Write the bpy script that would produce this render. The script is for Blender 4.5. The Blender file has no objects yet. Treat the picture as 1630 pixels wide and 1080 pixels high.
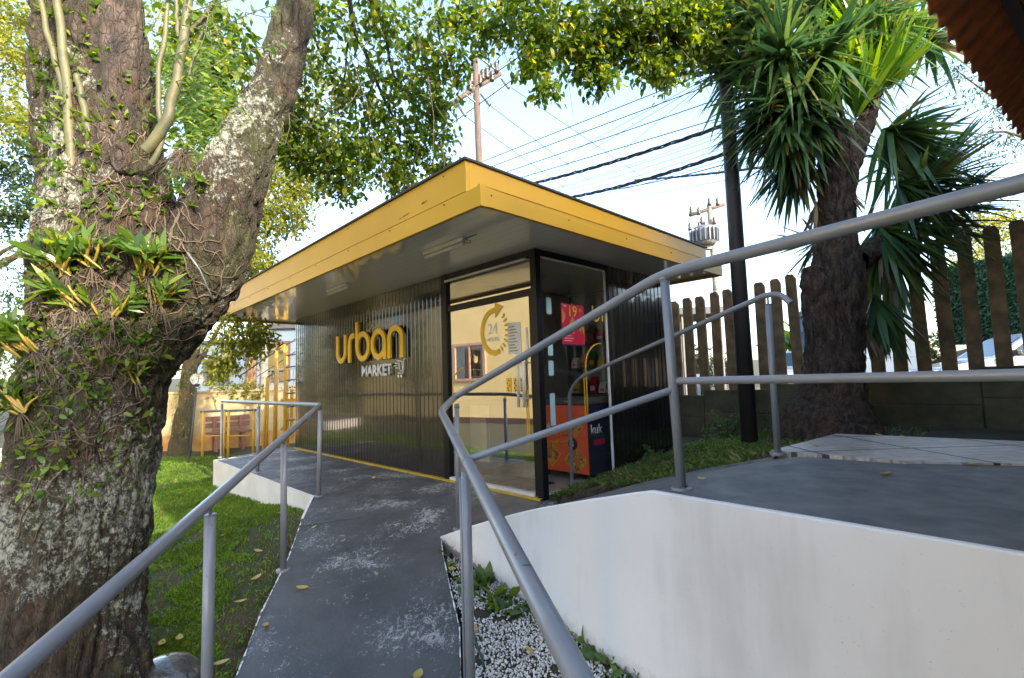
import bpy, bmesh, math, random
import numpy as np
from mathutils import Vector, Matrix, noise, Euler
R=math.radians
random.seed(7); rng=np.random.default_rng(11)
S=bpy.context.scene; COL=S.collection
# ------------------------------------------------------------------ camera, sky, sun
f=772.8; PITCH=0.08399; ROLL=-0.03235; YK=0.76661; CH=1.1
def vec(*a): return np.array(a,float)
_F=vec(0,math.cos(PITCH),math.sin(PITCH)); _U=vec(0,-math.sin(PITCH),math.cos(PITCH)); _X=vec(1,0,0)
XX=_X*math.cos(ROLL)+_U*math.sin(ROLL); UU=-_X*math.sin(ROLL)+_U*math.cos(ROLL)
CP=vec(0,0,CH)
cd=bpy.data.cameras.new('camera'); cam=bpy.data.objects.new('camera',cd); COL.objects.link(cam); S.camera=cam
cd.sensor_width=36; cd.lens=f/1630*36; cd.clip_start=.03; cd.clip_end=2000
m=Matrix(((XX[0],UU[0],-_F[0],0),(XX[1],UU[1],-_F[1],0),(XX[2],UU[2],-_F[2],CH),(0,0,0,1))); cam.matrix_world=m
SUN_DIR=Vector((.60,-.66,.45)).normalized()
SUN_EL=math.asin(SUN_DIR.z); 
w=bpy.data.worlds.new('World'); S.world=w; w.use_nodes=True
nt=w.node_tree; bg=nt.nodes['Background']; sky=nt.nodes.new('ShaderNodeTexSky'); sky.sky_type='NISHITA'; sky.sun_disc=False
sky.sun_elevation=SUN_EL; sky.sun_rotation=math.atan2(SUN_DIR.x,SUN_DIR.y); sky.air_density=1.0; sky.dust_density=2.6; sky.ozone_density=1.1
nt.links.new(sky.outputs[0],bg.inputs[0]); bg.inputs[1].default_value=.15
ld=bpy.data.lights.new('sun','SUN'); lo=bpy.data.objects.new('sun',ld); COL.objects.link(lo)
ld.energy=2.05; ld.angle=R(.6); ld.color=(1,.86,.66); lo.rotation_euler=(-SUN_DIR).to_track_quat('-Z','Y').to_euler()
S.view_settings.view_transform='Standard'; S.view_settings.look='None'; S.view_settings.gamma=1; S.view_settings.exposure=2.48
S.render.engine='CYCLES'
S.cycles.max_bounces=10; S.cycles.transparent_max_bounces=16; S.cycles.diffuse_bounces=4
# ------------------------------------------------------------------ helpers
def ray(px,py): return XX*(px-815)/f-UU*(py-540)/f+_F
def onz(px,py,z): v=ray(px,py); return CP+v*(z-CH)/v[2]
def ony(px,py,y): v=ray(px,py); return CP+v*y/v[1]
def onfun(px,py,fn):
    z=0
    for _ in range(30): P=onz(px,py,z); z=.5*z+.5*fn(P[0],P[1])
    return onz(px,py,z)
D1=vec(-math.sin(YK),math.cos(YK),0); D2=vec(math.cos(YK),math.sin(YK),0); P0=vec(.243,4.518,0)
def loc(x,y): d=(x-P0[0],y-P0[1]); return -(d[0]*D1[0]+d[1]*D1[1]), d[0]*D2[0]+d[1]*D2[1]
def wor(lx,ly,z=0): p=P0-D1*lx+D2*ly; return vec(p[0],p[1],z)
KROT=math.atan2(-D1[1],-D1[0])
class MB:
    def __init__(s): s.v=[];s.f=[];s.mi=[];s.sm=[]
    def add(s,vs,fs,mi=0,sm=False):
        o=len(s.v); s.v+= [tuple(map(float,p)) for p in vs]
        for q in fs: s.f.append(tuple(i+o for i in q)); s.mi.append(mi); s.sm.append(sm)
        return s
    def box(s,x0,y0,z0,x1,y1,z1,mi=0,M=None):
        vs=[(x,y,z) for x in(x0,x1) for y in(y0,y1) for z in(z0,z1)]
        if M is not None: vs=[M@Vector(p) for p in vs]
        return s.add(vs,[(0,1,3,2),(4,6,7,5),(0,4,5,1),(2,3,7,6),(0,2,6,4),(1,5,7,3)],mi)
    def tube(s,pts,r,n=10,mi=0,cap=True,sm=True):
        P=[Vector(p) for p in pts]; rr=r if hasattr(r,'__len__') else [r]*len(P)
        rings=[];t0=None;nn=None
        for i,p in enumerate(P):
            t=(P[min(i+1,len(P)-1)]-P[max(i-1,0)]).normalized()
            if nn is None:
                nn=t.orthogonal().normalized()
            else: nn=(nn-t*nn.dot(t)).normalized()
            b=t.cross(nn); rings.append([p+(nn*math.cos(a)+b*math.sin(a))*rr[i] for a in [2*math.pi*k/n for k in range(n)]])
        vs=[q for g in rings for q in g]; fs=[]
        for i in range(len(P)-1):
            for k in range(n): a=i*n+k;b2=i*n+(k+1)%n; fs.append((a,b2,b2+n,a+n))
        s.add(vs,fs,mi,sm)
        if cap: s.add(rings[0],[tuple(range(n))[::-1]],mi); s.add(rings[-1],[tuple(range(n))],mi)
        return s
    def prism(s,poly,fn,d0,d1,mi=0,sm=False):
        n=len(poly); vs=[fn(a,b,d0) for a,b in poly]+[fn(a,b,d1) for a,b in poly]
        return s.add(vs,[tuple(range(n))[::-1],tuple(range(n,2*n))]+[(i,(i+1)%n,n+(i+1)%n,n+i) for i in range(n)],mi,sm)
    def lathe(s,prof,c,n=24,mi=0,sm=True,M=None):
        vs=[];fs=[]
        for r,z in prof:
            for k in range(n):
                a=2*math.pi*k/n; p=Vector((c[0]+r*math.cos(a),c[1]+r*math.sin(a),c[2]+z)); vs.append(M@p if M else p)
        for i in range(len(prof)-1):
            for k in range(n): a=i*n+k;b=i*n+(k+1)%n; fs.append((a,b,b+n,a+n))
        return s.add(vs,fs,mi,sm)
    def build(s,name,mats,parent=None,bevel=0,fix=True):
        me=bpy.data.meshes.new(name); me.from_pydata(s.v,[],s.f)
        if not isinstance(mats,(list,tuple)): mats=[mats]
        for mt in mats: me.materials.append(mt)
        me.polygons.foreach_set('material_index',s.mi); me.polygons.foreach_set('use_smooth',s.sm)
        if fix:
            bm=bmesh.new(); bm.from_mesh(me); bmesh.ops.remove_doubles(bm,verts=bm.verts,dist=1e-5); bmesh.ops.recalc_face_normals(bm,faces=bm.faces); bm.to_mesh(me); bm.free()
        o=bpy.data.objects.new(name,me); COL.objects.link(o)
        if parent: o.parent=parent
        if bevel:
            b=o.modifiers.new('bevel','BEVEL'); b.width=bevel; b.segments=2; b.limit_method='ANGLE'
        return o
def fast(name,V,nper,mats,parent=None,mi=None,tri=None,smooth=False):
    """V: (k,n,3) verts of k copies; tri: list of faces (same for each copy)"""
    k,n,_=V.shape; me=bpy.data.meshes.new(name); me.vertices.add(k*n); me.vertices.foreach_set('co',V.reshape(-1).astype(np.float32))
    lens=[len(t) for t in tri]; flat=np.concatenate([np.array(t) for t in tri]); L=(flat[None,:]+(np.arange(k)*n)[:,None]).reshape(-1)
    me.loops.add(len(L)); me.loops.foreach_set('vertex_index',L.astype(np.int32))
    tot=np.tile(np.array(lens),k); st=np.concatenate([[0],np.cumsum(tot)[:-1]])
    me.polygons.add(len(tot)); me.polygons.foreach_set('loop_start',st.astype(np.int32)); me.polygons.foreach_set('loop_total',tot.astype(np.int32))
    if mi is not None: me.polygons.foreach_set('material_index',np.repeat(mi,len(lens)).astype(np.int32))
    me.polygons.foreach_set('use_smooth',np.full(len(tot),smooth))
    me.update(calc_edges=True); me.validate()
    for mt in (mats if isinstance(mats,(list,tuple)) else [mats]): me.materials.append(mt)
    o=bpy.data.objects.new(name,me); COL.objects.link(o)
    if parent: o.parent=parent
    return o
def tag(o,label=None,cat=None,group=None,kind=None):
    if label: o['label']=label
    if cat: o['category']=cat
    if group: o['group']=group
    if kind: o['kind']=kind
    return o
def empty(name,p,rz=0,label=None,cat=None,group=None):
    o=bpy.data.objects.new(name,None); o.empty_display_size=.1; COL.objects.link(o); o.location=tuple(p); o.rotation_euler=(0,0,rz); tag(o,label,cat,group); return o
def unit(a): return a/np.maximum(np.linalg.norm(a,axis=-1,keepdims=True),1e-9)
# ------------------------------------------------------------------ materials
def NM(name):
    mt=bpy.data.materials.new(name); mt.use_nodes=True; return mt,mt.node_tree,mt.node_tree.nodes['Principled BSDF']
def noiseN(nt,scale,detail=6,rough=.55,stretch=None,dist=0,src='Object'):
    tc=nt.nodes.new('ShaderNodeTexCoord'); out=tc.outputs[src]
    if stretch:
        mp=nt.nodes.new('ShaderNodeMapping'); mp.inputs['Scale'].default_value=stretch; nt.links.new(out,mp.inputs[0]); out=mp.outputs[0]
    n=nt.nodes.new('ShaderNodeTexNoise'); n.inputs['Scale'].default_value=scale; n.inputs['Detail'].default_value=detail; n.inputs['Roughness'].default_value=rough; n.inputs['Distortion'].default_value=dist
    nt.links.new(out,n.inputs['Vector']); return n.outputs['Fac']
def rampN(nt,fac,stops):
    r=nt.nodes.new('ShaderNodeValToRGB'); e=r.color_ramp.elements
    while len(e)<len(stops): e.new(.5)
    for k,(p,c) in enumerate(stops): e[k].position=p; e[k].color=(*c,1) if len(c)==3 else c
    nt.links.new(fac,r.inputs[0]); return r.outputs[0]
def mixN(nt,fac,a,b):
    x=nt.nodes.new('ShaderNodeMix'); x.data_type='RGBA'
    for i,v in ((0,fac),(6,a),(7,b)):
        if hasattr(v,'is_linked') or hasattr(v,'links'): nt.links.new(v,x.inputs[i])
        elif i==0: x.inputs[0].default_value=v
        else: x.inputs[i].default_value=(*v,1)
    return x.outputs[2]
def mathN(nt,op,a,b=0):
    x=nt.nodes.new('ShaderNodeMath'); x.operation=op
    for i,v in ((0,a),(1,b)):
        if hasattr(v,'links'): nt.links.new(v,x.inputs[i])
        else: x.inputs[i].default_value=v
    return x.outputs[0]
def bumpN(nt,bs,h,strength=.3,dist=.02):
    b=nt.nodes.new('ShaderNodeBump'); b.inputs['Strength'].default_value=strength; b.inputs['Distance'].default_value=dist; nt.links.new(h,b.inputs['Height'])
    nt.links.new(b.outputs[0],bs.inputs['Normal'])
def mat(name,c1,c2=None,scale=6,rough=.6,metal=0,bump=0,bscale=40,stretch=None,spec=.5,coat=0,bdist=.01,lo=.35,hi=.65,rvar=0):
    mt,nt,bs=NM(name); bs.inputs['Roughness'].default_value=rough; bs.inputs['Metallic'].default_value=metal; bs.inputs['Specular IOR Level'].default_value=spec; bs.inputs['Coat Weight'].default_value=coat
    bs.inputs['Coat Roughness'].default_value=.08
    if c2 is None: c2=tuple(min(1,v*.82) for v in c1)
    n=noiseN(nt,scale,stretch=stretch); nt.links.new(rampN(nt,n,[(lo,c1),(hi,c2)]),bs.inputs['Base Color'])
    if rvar:
        n3=noiseN(nt,scale*2.3); mr=nt.nodes.new('ShaderNodeMapRange'); mr.inputs['To Min'].default_value=max(0,rough-rvar); mr.inputs['To Max'].default_value=rough+rvar; mr.inputs['From Min'].default_value=.3; mr.inputs['From Max'].default_value=.7
        nt.links.new(n3,mr.inputs[0]); nt.links.new(mr.outputs[0],bs.inputs['Roughness'])
    if bump: bumpN(nt,bs,noiseN(nt,bscale,stretch=stretch),bump,bdist)
    return mt
def leafmat(name,stops,trans=.45,rough=.4):
    mt,nt,bs=NM(name); g=nt.nodes.new('ShaderNodeNewGeometry')
    # hue differs from leaf to leaf, and by clump (young and old growth)
    col=rampN(nt,g.outputs['Random Per Island'],stops); big=noiseN(nt,.9,2)
    hs=nt.nodes.new('ShaderNodeHueSaturation'); nt.links.new(col,hs.inputs['Color']); 
    mr=nt.nodes.new('ShaderNodeMapRange'); mr.inputs['From Min'].default_value=.3; mr.inputs['From Max'].default_value=.7; mr.inputs['To Min'].default_value=.7; mr.inputs['To Max'].default_value=1.4; nt.links.new(big,mr.inputs[0]); nt.links.new(mr.outputs[0],hs.inputs['Value'])
    nt.links.new(hs.outputs[0],bs.inputs['Base Color']); bs.inputs['Roughness'].default_value=rough
    tr=nt.nodes.new('ShaderNodeBsdfTranslucent'); tc=nt.nodes.new('ShaderNodeHueSaturation'); tc.inputs['Hue'].default_value=.475; tc.inputs['Value'].default_value=1.9; tc.inputs['Saturation'].default_value=1.1
    nt.links.new(hs.outputs[0],tc.inputs['Color']); nt.links.new(tc.outputs[0],tr.inputs[0])
    mx=nt.nodes.new('ShaderNodeMixShader'); mx.inputs[0].default_value=trans; nt.links.new(bs.outputs[0],mx.inputs[1]); nt.links.new(tr.outputs[0],mx.inputs[2]); nt.links.new(mx.outputs[0],nt.nodes['Material Output'].inputs[0])
    return mt
STEEL=mat('painted_steel',(.225,.238,.262),(.195,.207,.23),scale=9,rough=.36,metal=.0,coat=.25,bump=.05,bscale=40)
def chips(mt,th=.70,c=(.07,.035,.02),sc=30):
    nt=mt.node_tree; bs=nt.nodes['Principled BSDF']; src=bs.inputs['Base Color'].links[0].from_socket
    s_=mathN(nt,'ADD',mathN(nt,'MULTIPLY',noiseN(nt,sc,6,.6),.6),mathN(nt,'MULTIPLY',noiseN(nt,3.3,3),.4)); fc=rampN(nt,s_,[(th-.02,(0,0,0)),(th,(1,1,1))])
    nt.links.new(mixN(nt,fc,src,c),bs.inputs['Base Color'])
chips(STEEL,.655)
def m_ramp():
    mt,nt,bs=NM('grey_floor_paint')
    base=rampN(nt,noiseN(nt,2.5,8),[(.3,(.052,.054,.057)),(.5,(.072,.074,.077)),(.72,(.10,.10,.10))])
    big=noiseN(nt,1.9,3,.5); fine=noiseN(nt,26,12,.86,stretch=(1,.6,1),dist=1.0); sp=noiseN(nt,70,4,.7)
    a=mathN(nt,'MULTIPLY',big,.5); s=mathN(nt,'SUBTRACT',mathN(nt,'ADD',mathN(nt,'ADD',a,mathN(nt,'MULTIPLY',fine,1.)),mathN(nt,'MULTIPLY',sp,.25)),.12)
    fac=rampN(nt,s,[(.825,(0,0,0)),(.84,(1,1,1))])
    pale=rampN(nt,noiseN(nt,30,4),[(.3,(.26,.27,.27)),(.7,(.40,.40,.38))])
    # stain of moss and dirt
    mo=rampN(nt,noiseN(nt,3.1,7,.6),[(.55,(0,0,0)),(.75,(.55,.55,.55))])
    b2=mixN(nt,mo,base,(.06,.064,.048))
    nt.links.new(mixN(nt,fac,b2,pale),bs.inputs['Base Color']); bs.inputs['Roughness'].default_value=.5
    rr=rampN(nt,noiseN(nt,6,5),[(.3,(.38,.38,.38)),(.7,(.62,.62,.62))]); nt.links.new(rr,bs.inputs['Roughness'])
    bumpN(nt,bs,mathN(nt,'ADD',noiseN(nt,45,8),mathN(nt,'MULTIPLY',fac,-.35)),.28,.008); return mt
RAMP=m_ramp()
RAMP2=mat('grey_ramp_paint',(.095,.096,.097),(.15,.149,.145),scale=5,rough=.6,bump=.3,bscale=60,bdist=.005,rvar=.1)
WHITE=mat('white_wall_paint',(.81,.795,.785),(.74,.725,.715),scale=1.6,rough=.8,bump=.18,bscale=26,bdist=.006,lo=.3,hi=.75)
WHITE0=mat('off_white_wall_paint',(.74,.72,.68),(.62,.60,.56),scale=2.5,rough=.85,bump=.3,bscale=26,bdist=.006)
def stain(mt):
    nt=mt.node_tree; bs=nt.nodes['Principled BSDF']; src=bs.inputs['Base Color'].links[0].from_socket
    dr=rampN(nt,mathN(nt,'ADD',mathN(nt,'MULTIPLY',noiseN(nt,7,6,.6,stretch=(1,1,.12)),.6),mathN(nt,'MULTIPLY',noiseN(nt,1.6,4),.5)),[(.56,(0,0,0)),(.74,(.34,.34,.34))])
    sp=rampN(nt,noiseN(nt,90,3,.6),[(.70,(0,0,0)),(.73,(.5,.5,.5))])
    tc=nt.nodes.new('ShaderNodeTexCoord'); sx=nt.nodes.new('ShaderNodeSeparateXYZ'); nt.links.new(tc.outputs['Object'],sx.inputs[0])
    h_=mathN(nt,'ADD',sx.outputs['Z'],mathN(nt,'ADD',mathN(nt,'MULTIPLY',sx.outputs['X'],-.0234),mathN(nt,'ADD',mathN(nt,'MULTIPLY',sx.outputs['Y'],-.128),.605)))
    dirt=rampN(nt,mathN(nt,'ADD',mathN(nt,'MULTIPLY',h_,3.2),mathN(nt,'MULTIPLY',noiseN(nt,22,8,.7),.55)),[(.33,(.85,.85,.85)),(.40,(.25,.25,.25)),(.62,(0,0,0))])
    base=mixN(nt,sp,mixN(nt,dr,src,(.44,.42,.39)),(.30,.27,.24))
    nt.links.new(mixN(nt,dirt,base,(.13,.10,.07)),bs.inputs['Base Color'])
stain(WHITE)
WEDGE=mat('white_edge_paint',(.72,.71,.69),(.12,.13,.13),scale=22,rough=.7,bump=.3,bscale=30,lo=.5,hi=.56)
YEL=mat('yellow_painted_sheet',(.58,.335,.025),(.52,.30,.022),scale=1.5,rough=.42,spec=.3,coat=.0,bump=.05,bscale=3,bdist=.02)
YEL2=mat('bright_yellow_paint',(.80,.46,.02),rough=.4,bump=.02)
YLINE=mat('yellow_line_paint',(.55,.36,.02),(.35,.24,.03),scale=20,rough=.5,bump=.2)
BLACKM=mat('black_gloss_sheet',(.004,.0045,.006),(.007,.007,.008),scale=3,rough=.2,metal=0,coat=.6,spec=.4)
_b=BLACKM.node_tree.nodes['Principled BSDF']; _b.inputs['Coat Weight'].default_value=.8; _b.inputs['Coat IOR'].default_value=1.6; _b.inputs['Coat Roughness'].default_value=.05
BLACKF=mat('black_frame_paint',(.006,.007,.011),rough=.4,spec=.25)
DARKROOF=mat('dark_roof_edge',(.03,.03,.032),rough=.6)
def m_soffit():
    mt,nt,bs=NM('pvc_soffit'); tc=nt.nodes.new('ShaderNodeTexCoord'); sp=nt.nodes.new('ShaderNodeSeparateXYZ'); nt.links.new(tc.outputs['Object'],sp.inputs[0])
    wv=mathN(nt,'FRACT',mathN(nt,'MULTIPLY',sp.outputs['Y'],10)); ln=rampN(nt,wv,[(0,(.12,.12,.12)),(.06,(1,1,1)),(.95,(1,1,1)),(1,(.2,.2,.2))])
    base=rampN(nt,noiseN(nt,1.5,5),[(.3,(.84,.82,.78)),(.7,(.78,.76,.72))])
    nt.links.new(mixN(nt,mathN(nt,'SUBTRACT',1,ln),base,(.50,.49,.47)),bs.inputs['Base Color']); bs.inputs['Roughness'].default_value=.3; bs.inputs['Coat Weight'].default_value=.9; bs.inputs['Coat IOR'].default_value=1.8; bs.inputs['Coat Roughness'].default_value=.05
    w2=mathN(nt,'SINE',mathN(nt,'MULTIPLY',sp.outputs['Y'],220)); bumpN(nt,bs,mathN(nt,'ADD',mathN(nt,'MULTIPLY',ln,1.),mathN(nt,'MULTIPLY',w2,.12)),.25,.003); return mt
SOFF=m_soffit()
WFRAME=mat('white_frame_paint',(.62,.62,.60),rough=.4)
def m_glass(name,refl,tint):
    mt,nt,bs=NM(name); nt.nodes.remove(bs); g=nt.nodes.new('ShaderNodeBsdfGlossy'); g.inputs['Roughness'].default_value=.0; g.inputs['Color'].default_value=(.95,.93,.88,1)
    t=nt.nodes.new('ShaderNodeBsdfTransparent'); t.inputs[0].default_value=(*tint,1); fr=nt.nodes.new('ShaderNodeFresnel'); fr.inputs['IOR'].default_value=1.5
    ge=nt.nodes.new('ShaderNodeNewGeometry'); fac=mathN(nt,'MULTIPLY',mathN(nt,'MINIMUM',mathN(nt,'ADD',mathN(nt,'MULTIPLY',fr.outputs[0],2.0),refl),1),mathN(nt,'SUBTRACT',1,ge.outputs['Backfacing']))
    x=nt.nodes.new('ShaderNodeMixShader'); nt.links.new(fac,x.inputs[0]); nt.links.new(t.outputs[0],x.inputs[1]); nt.links.new(g.outputs[0],x.inputs[2]); nt.links.new(x.outputs[0],nt.nodes['Material Output'].inputs[0]); return mt
GLD=m_glass('mirror_film_glass',.36,(.88,.88,.84)); GLS=m_glass('shop_window_glass',.0,(.93,.94,.94)); GLC=m_glass('car_window_glass',.12,(.12,.16,.18)); GLW=m_glass('house_window_glass',.3,(.1,.12,.14))
def m_bark(name,c,lich=.5,moss=.3):
    mt,nt,bs=NM(name)
    st=(1,1,.28)
    a=noiseN(nt,22,10,.7,stretch=st); base=rampN(nt,a,[(.36,tuple(v*.22 for v in c)),(.5,c),(.66,tuple(min(1,v*2.4) for v in c))])
    red=rampN(nt,noiseN(nt,4,4),[(.48,(0,0,0)),(.7,(.5,.5,.5))]); base=mixN(nt,red,base,(c[0]*1.8,c[1]*1.15,c[2]*.8))
    mo=rampN(nt,mathN(nt,'ADD',mathN(nt,'MULTIPLY',noiseN(nt,3,6),.7),mathN(nt,'MULTIPLY',noiseN(nt,18,6),.3)),[(.62-moss*.3,(0,0,0)),(.72-moss*.2,(.8,.8,.8))]); base=mixN(nt,mo,base,(.055,.065,.015))
    pat=noiseN(nt,1.9,3); sp=noiseN(nt,30,12,.85); s=mathN(nt,'ADD',mathN(nt,'MULTIPLY',pat,.9),sp)
    if lich>.3:
        tz2=nt.nodes.new('ShaderNodeTexCoord'); sx=nt.nodes.new('ShaderNodeSeparateXYZ'); nt.links.new(tz2.outputs['Object'],sx.inputs[0])
        zb_=rampN(nt,mathN(nt,'MULTIPLY',sx.outputs['Z'],.5),[(.30,(0,0,0)),(.42,(1,1,1)),(.60,(1,1,1)),(.70,(0,0,0))]); s=mathN(nt,'ADD',s,mathN(nt,'MULTIPLY',zb_,.08))
    s=mathN(nt,'MULTIPLY',s,.6); th=(1.09-lich*.16)*.6 if lich>.3 else .82
    li=rampN(nt,s,[(th,(0,0,0)),(th+.012,(1,1,1))]); lc=rampN(nt,noiseN(nt,60,5),[(.3,(.20,.22,.18)),(.7,(.42,.43,.35))])
    nt.links.new(mixN(nt,li,base,lc),bs.inputs['Base Color']); bs.inputs['Roughness'].default_value=.85
    crack=noiseN(nt,30,12,.8,stretch=(1,1,.35))
    tc=nt.nodes.new('ShaderNodeTexCoord'); mp=nt.nodes.new('ShaderNodeMapping'); mp.inputs['Scale'].default_value=(1,1,.42); wn=nt.nodes.new('ShaderNodeTexNoise'); wn.inputs['Scale'].default_value=9; wn.inputs['Detail'].default_value=5
    nt.links.new(tc.outputs['Object'],mp.inputs[0]); nt.links.new(mp.outputs[0],wn.inputs['Vector']); va=nt.nodes.new('ShaderNodeVectorMath'); va.operation='MULTIPLY_ADD'; va.inputs[1].default_value=(.17,.17,.17); nt.links.new(wn.outputs['Color'],va.inputs[0]); nt.links.new(mp.outputs[0],va.inputs[2])
    vo=nt.nodes.new('ShaderNodeTexVoronoi'); vo.feature='DISTANCE_TO_EDGE'; vo.inputs['Scale'].default_value=36; nt.links.new(va.outputs[0],vo.inputs['Vector'])
    pl=rampN(nt,vo.outputs['Distance'],[(0,(0,0,0)),(.13,(.8,.8,.8)),(.4,(1,1,1))])
    src=bs.inputs['Base Color'].links[0].from_socket; nt.links.new(mixN(nt,rampN(nt,vo.outputs['Distance'],[(.0,(.6,.6,.6)),(.09,(0,0,0))]),src,(.012,.009,.007)),bs.inputs['Base Color'])
    bumpN(nt,bs,mathN(nt,'ADD',mathN(nt,'MULTIPLY',pl,.4),mathN(nt,'ADD',crack,mathN(nt,'MULTIPLY',li,.2))),1.0,.028); return mt
BARK=m_bark('lichen_bark',(.046,.032,.022),.44,.55); BARKW=m_bark('dead_wood_bark',(.062,.046,.036),.1,.1); BARK2=m_bark('mossy_bark',(.08,.055,.035),.1,.7); BARKY=m_bark('yucca_bark',(.062,.042,.03),.0,.15); BARKT=m_bark('tan_bark',(.22,.13,.07),.1,.1)
TWIG=mat('twig_bark',(.09,.065,.045),(.05,.04,.03),scale=20,rough=.8); SHOOT=mat('green_shoot_bark',(.10,.095,.04),(.06,.065,.03),scale=12,rough=.6,bump=.3,bscale=40)
ROOT=mat('aerial_root',(.14,.10,.07),(.06,.045,.033),scale=14,rough=.8); 
LEAFA=leafmat('canopy_leaf',[(0,(.025,.06,.008)),(.4,(.05,.105,.012)),(.75,(.10,.165,.018)),(.95,(.19,.23,.028)),(1,(.38,.30,.03))],.6)
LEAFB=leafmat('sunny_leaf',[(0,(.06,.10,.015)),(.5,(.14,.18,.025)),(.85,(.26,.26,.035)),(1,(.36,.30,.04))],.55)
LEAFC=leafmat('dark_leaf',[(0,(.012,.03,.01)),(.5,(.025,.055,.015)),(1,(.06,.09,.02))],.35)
LEAFO=leafmat('orchid_leaf',[(0,(.03,.075,.012)),(.5,(.07,.14,.018)),(1,(.18,.24,.03))],.45,.3)
LEAFY=leafmat('yucca_leaf',[(0,(.022,.06,.028)),(.5,(.046,.11,.038)),(.88,(.09,.155,.034)),(1,(.19,.14,.05))],.32,.34)
LEAFV=leafmat('young_yucca_leaf',[(0,(.05,.14,.015)),(.6,(.10,.23,.02)),(1,(.22,.32,.03))],.5,.33)
GRASS=leafmat('lawn_grass',[(0,(.045,.11,.008)),(.6,(.08,.18,.012)),(.9,(.16,.22,.02)),(1,(.22,.18,.06))],.4,.6)
BULB=mat('orchid_bulb',(.32,.20,.025),(.16,.15,.02),scale=20,rough=.45)
SOILG=mat('lawn_soil',(.035,.050,.014),(.06,.042,.022),scale=5,rough=.95,bump=.7,bscale=40,bdist=.03,lo=.42,hi=.58)
SOIL=mat('garden_soil',(.035,.026,.018),(.055,.05,.022),scale=5,rough=.95,bump=.7,bscale=30,bdist=.03)
DIRT=mat('earth_bank',(.20,.11,.06),(.10,.085,.04),scale=4,rough=.95,bump=.9,bscale=12,bdist=.08)
ASPH=mat('asphalt',(.05,.05,.052),(.065,.063,.06),scale=4,rough=.9,bump=.4,bscale=80)
PEB=leafmat('white_pebbles',[(0,(.30,.27,.24)),(.3,(.55,.53,.50)),(1,(.80,.79,.77))],0,.7)
CONC=mat('mossy_concrete',(.13,.105,.055),(.06,.058,.03),scale=3,rough=.9,bump=.6,bscale=18,bdist=.02)
CONC2=mat('picket_concrete',(.27,.165,.08),(.12,.08,.042),scale=7,rough=.85,bump=.4,bscale=25)
def m_tile():
    mt,nt,bs=NM('floor_tiles'); tc=nt.nodes.new('ShaderNodeTexCoord'); br=nt.nodes.new('ShaderNodeTexBrick'); br.inputs['Scale'].default_value=1; br.inputs['Brick Width'].default_value=.62; br.inputs['Row Height'].default_value=.62; br.offset=0; br.inputs['Mortar Size'].default_value=.014
    nt.links.new(tc.outputs['Object'],br.inputs['Vector']); 
    v=nt.nodes.new('ShaderNodeTexBrick'); v.inputs['Scale'].default_value=1; v.inputs['Brick Width'].default_value=.23; v.inputs['Row Height'].default_value=.10; v.inputs['Mortar Size'].default_value=.006; v.inputs['Color1'].default_value=(.56,.50,.44,1); v.inputs['Color2'].default_value=(.44,.39,.35,1); v.inputs['Mortar'].default_value=(.30,.27,.25,1); nt.links.new(tc.outputs['Object'],v.inputs['Vector'])
    st=rampN(nt,noiseN(nt,25,8,.6,stretch=(.4,3,1)),[(.3,(.6,.6,.6)),(.7,(1.25,1.25,1.25))]); mm=nt.nodes.new('ShaderNodeMix'); mm.data_type='RGBA'; mm.blend_type='MULTIPLY'; mm.inputs[0].default_value=1; nt.links.new(v.outputs[0],mm.inputs[6]); nt.links.new(st,mm.inputs[7])
    nt.links.new(mixN(nt,br.outputs['Fac'],mm.outputs[2],(.05,.045,.04)),bs.inputs['Base Color']); bs.inputs['Roughness'].default_value=.4; bumpN(nt,bs,noiseN(nt,30,6,stretch=(.4,3,1)),.3,.005); return mt
TILE=m_tile()
TERRA=mat('terracotta_tile',(.50,.15,.05),(.30,.085,.03),scale=6,rough=.8,bump=.4,bscale=30)
WOOD=mat('dark_beam_wood',(.035,.018,.012),(.02,.012,.01),scale=8,rough=.7,stretch=(.2,3,3))
WOODP=mat('pole_wood',(.10,.072,.055),(.055,.04,.032),scale=7,rough=.85,stretch=(3,3,.3),bump=.4,bscale=25)
POLED=mat('dark_post_paint',(.033,.026,.024),(.022,.019,.02),scale=5,rough=.6,bump=.3,bscale=20)
CONCP=mat('pole_concrete',(.22,.20,.175),(.16,.15,.13),scale=4,rough=.85,bump=.2)
WIRE=mat('black_cable',(.015,.016,.022),rough=.6); CERAM=mat('insulator_ceramic',(.06,.045,.04),rough=.35); GALV=mat('galvanised_metal',(.17,.185,.20),(.13,.145,.16),rough=.5,metal=.4)
BLUEG=mat('pale_blue_wall',(.13,.18,.25),(.11,.155,.22),scale=1.5,rough=.8,bump=.1); DGREY=mat('dark_grey_trim',(.06,.065,.07),rough=.6); BROWNF=mat('brown_frame',(.10,.055,.035),rough=.6)
CREAM=mat('cream_wall_paint',(.40,.33,.19),(.34,.265,.14),scale=1.2,rough=.85,bump=.25,bscale=12,bdist=.01); REDSOIL=mat('ochre_wall_base',(.34,.14,.04),(.42,.30,.13),scale=3,rough=.9)
BEIGE=mat('beige_facade_paint',(.74,.58,.28),(.68,.53,.25),scale=1.1,rough=.85,bump=.15); PINK=mat('pink_window_trim',(.55,.33,.25),rough=.7)
YPIPE=mat('yellow_pipe_paint',(.55,.32,.03),(.45,.25,.025),scale=8,rough=.45); BENCH=mat('bench_wood',(.20,.085,.055),(.13,.06,.045),scale=8,rough=.6,stretch=(.3,4,4))
CARW=mat('white_car_paint',(.40,.44,.50),rough=.25,coat=.8); RUB=mat('tyre_rubber',(.015,.015,.016),rough=.85); CHR=mat('wheel_metal',(.4,.42,.44),rough=.35,metal=.8); BLKP=mat('black_plastic',(.02,.02,.022),rough=.5)
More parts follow.
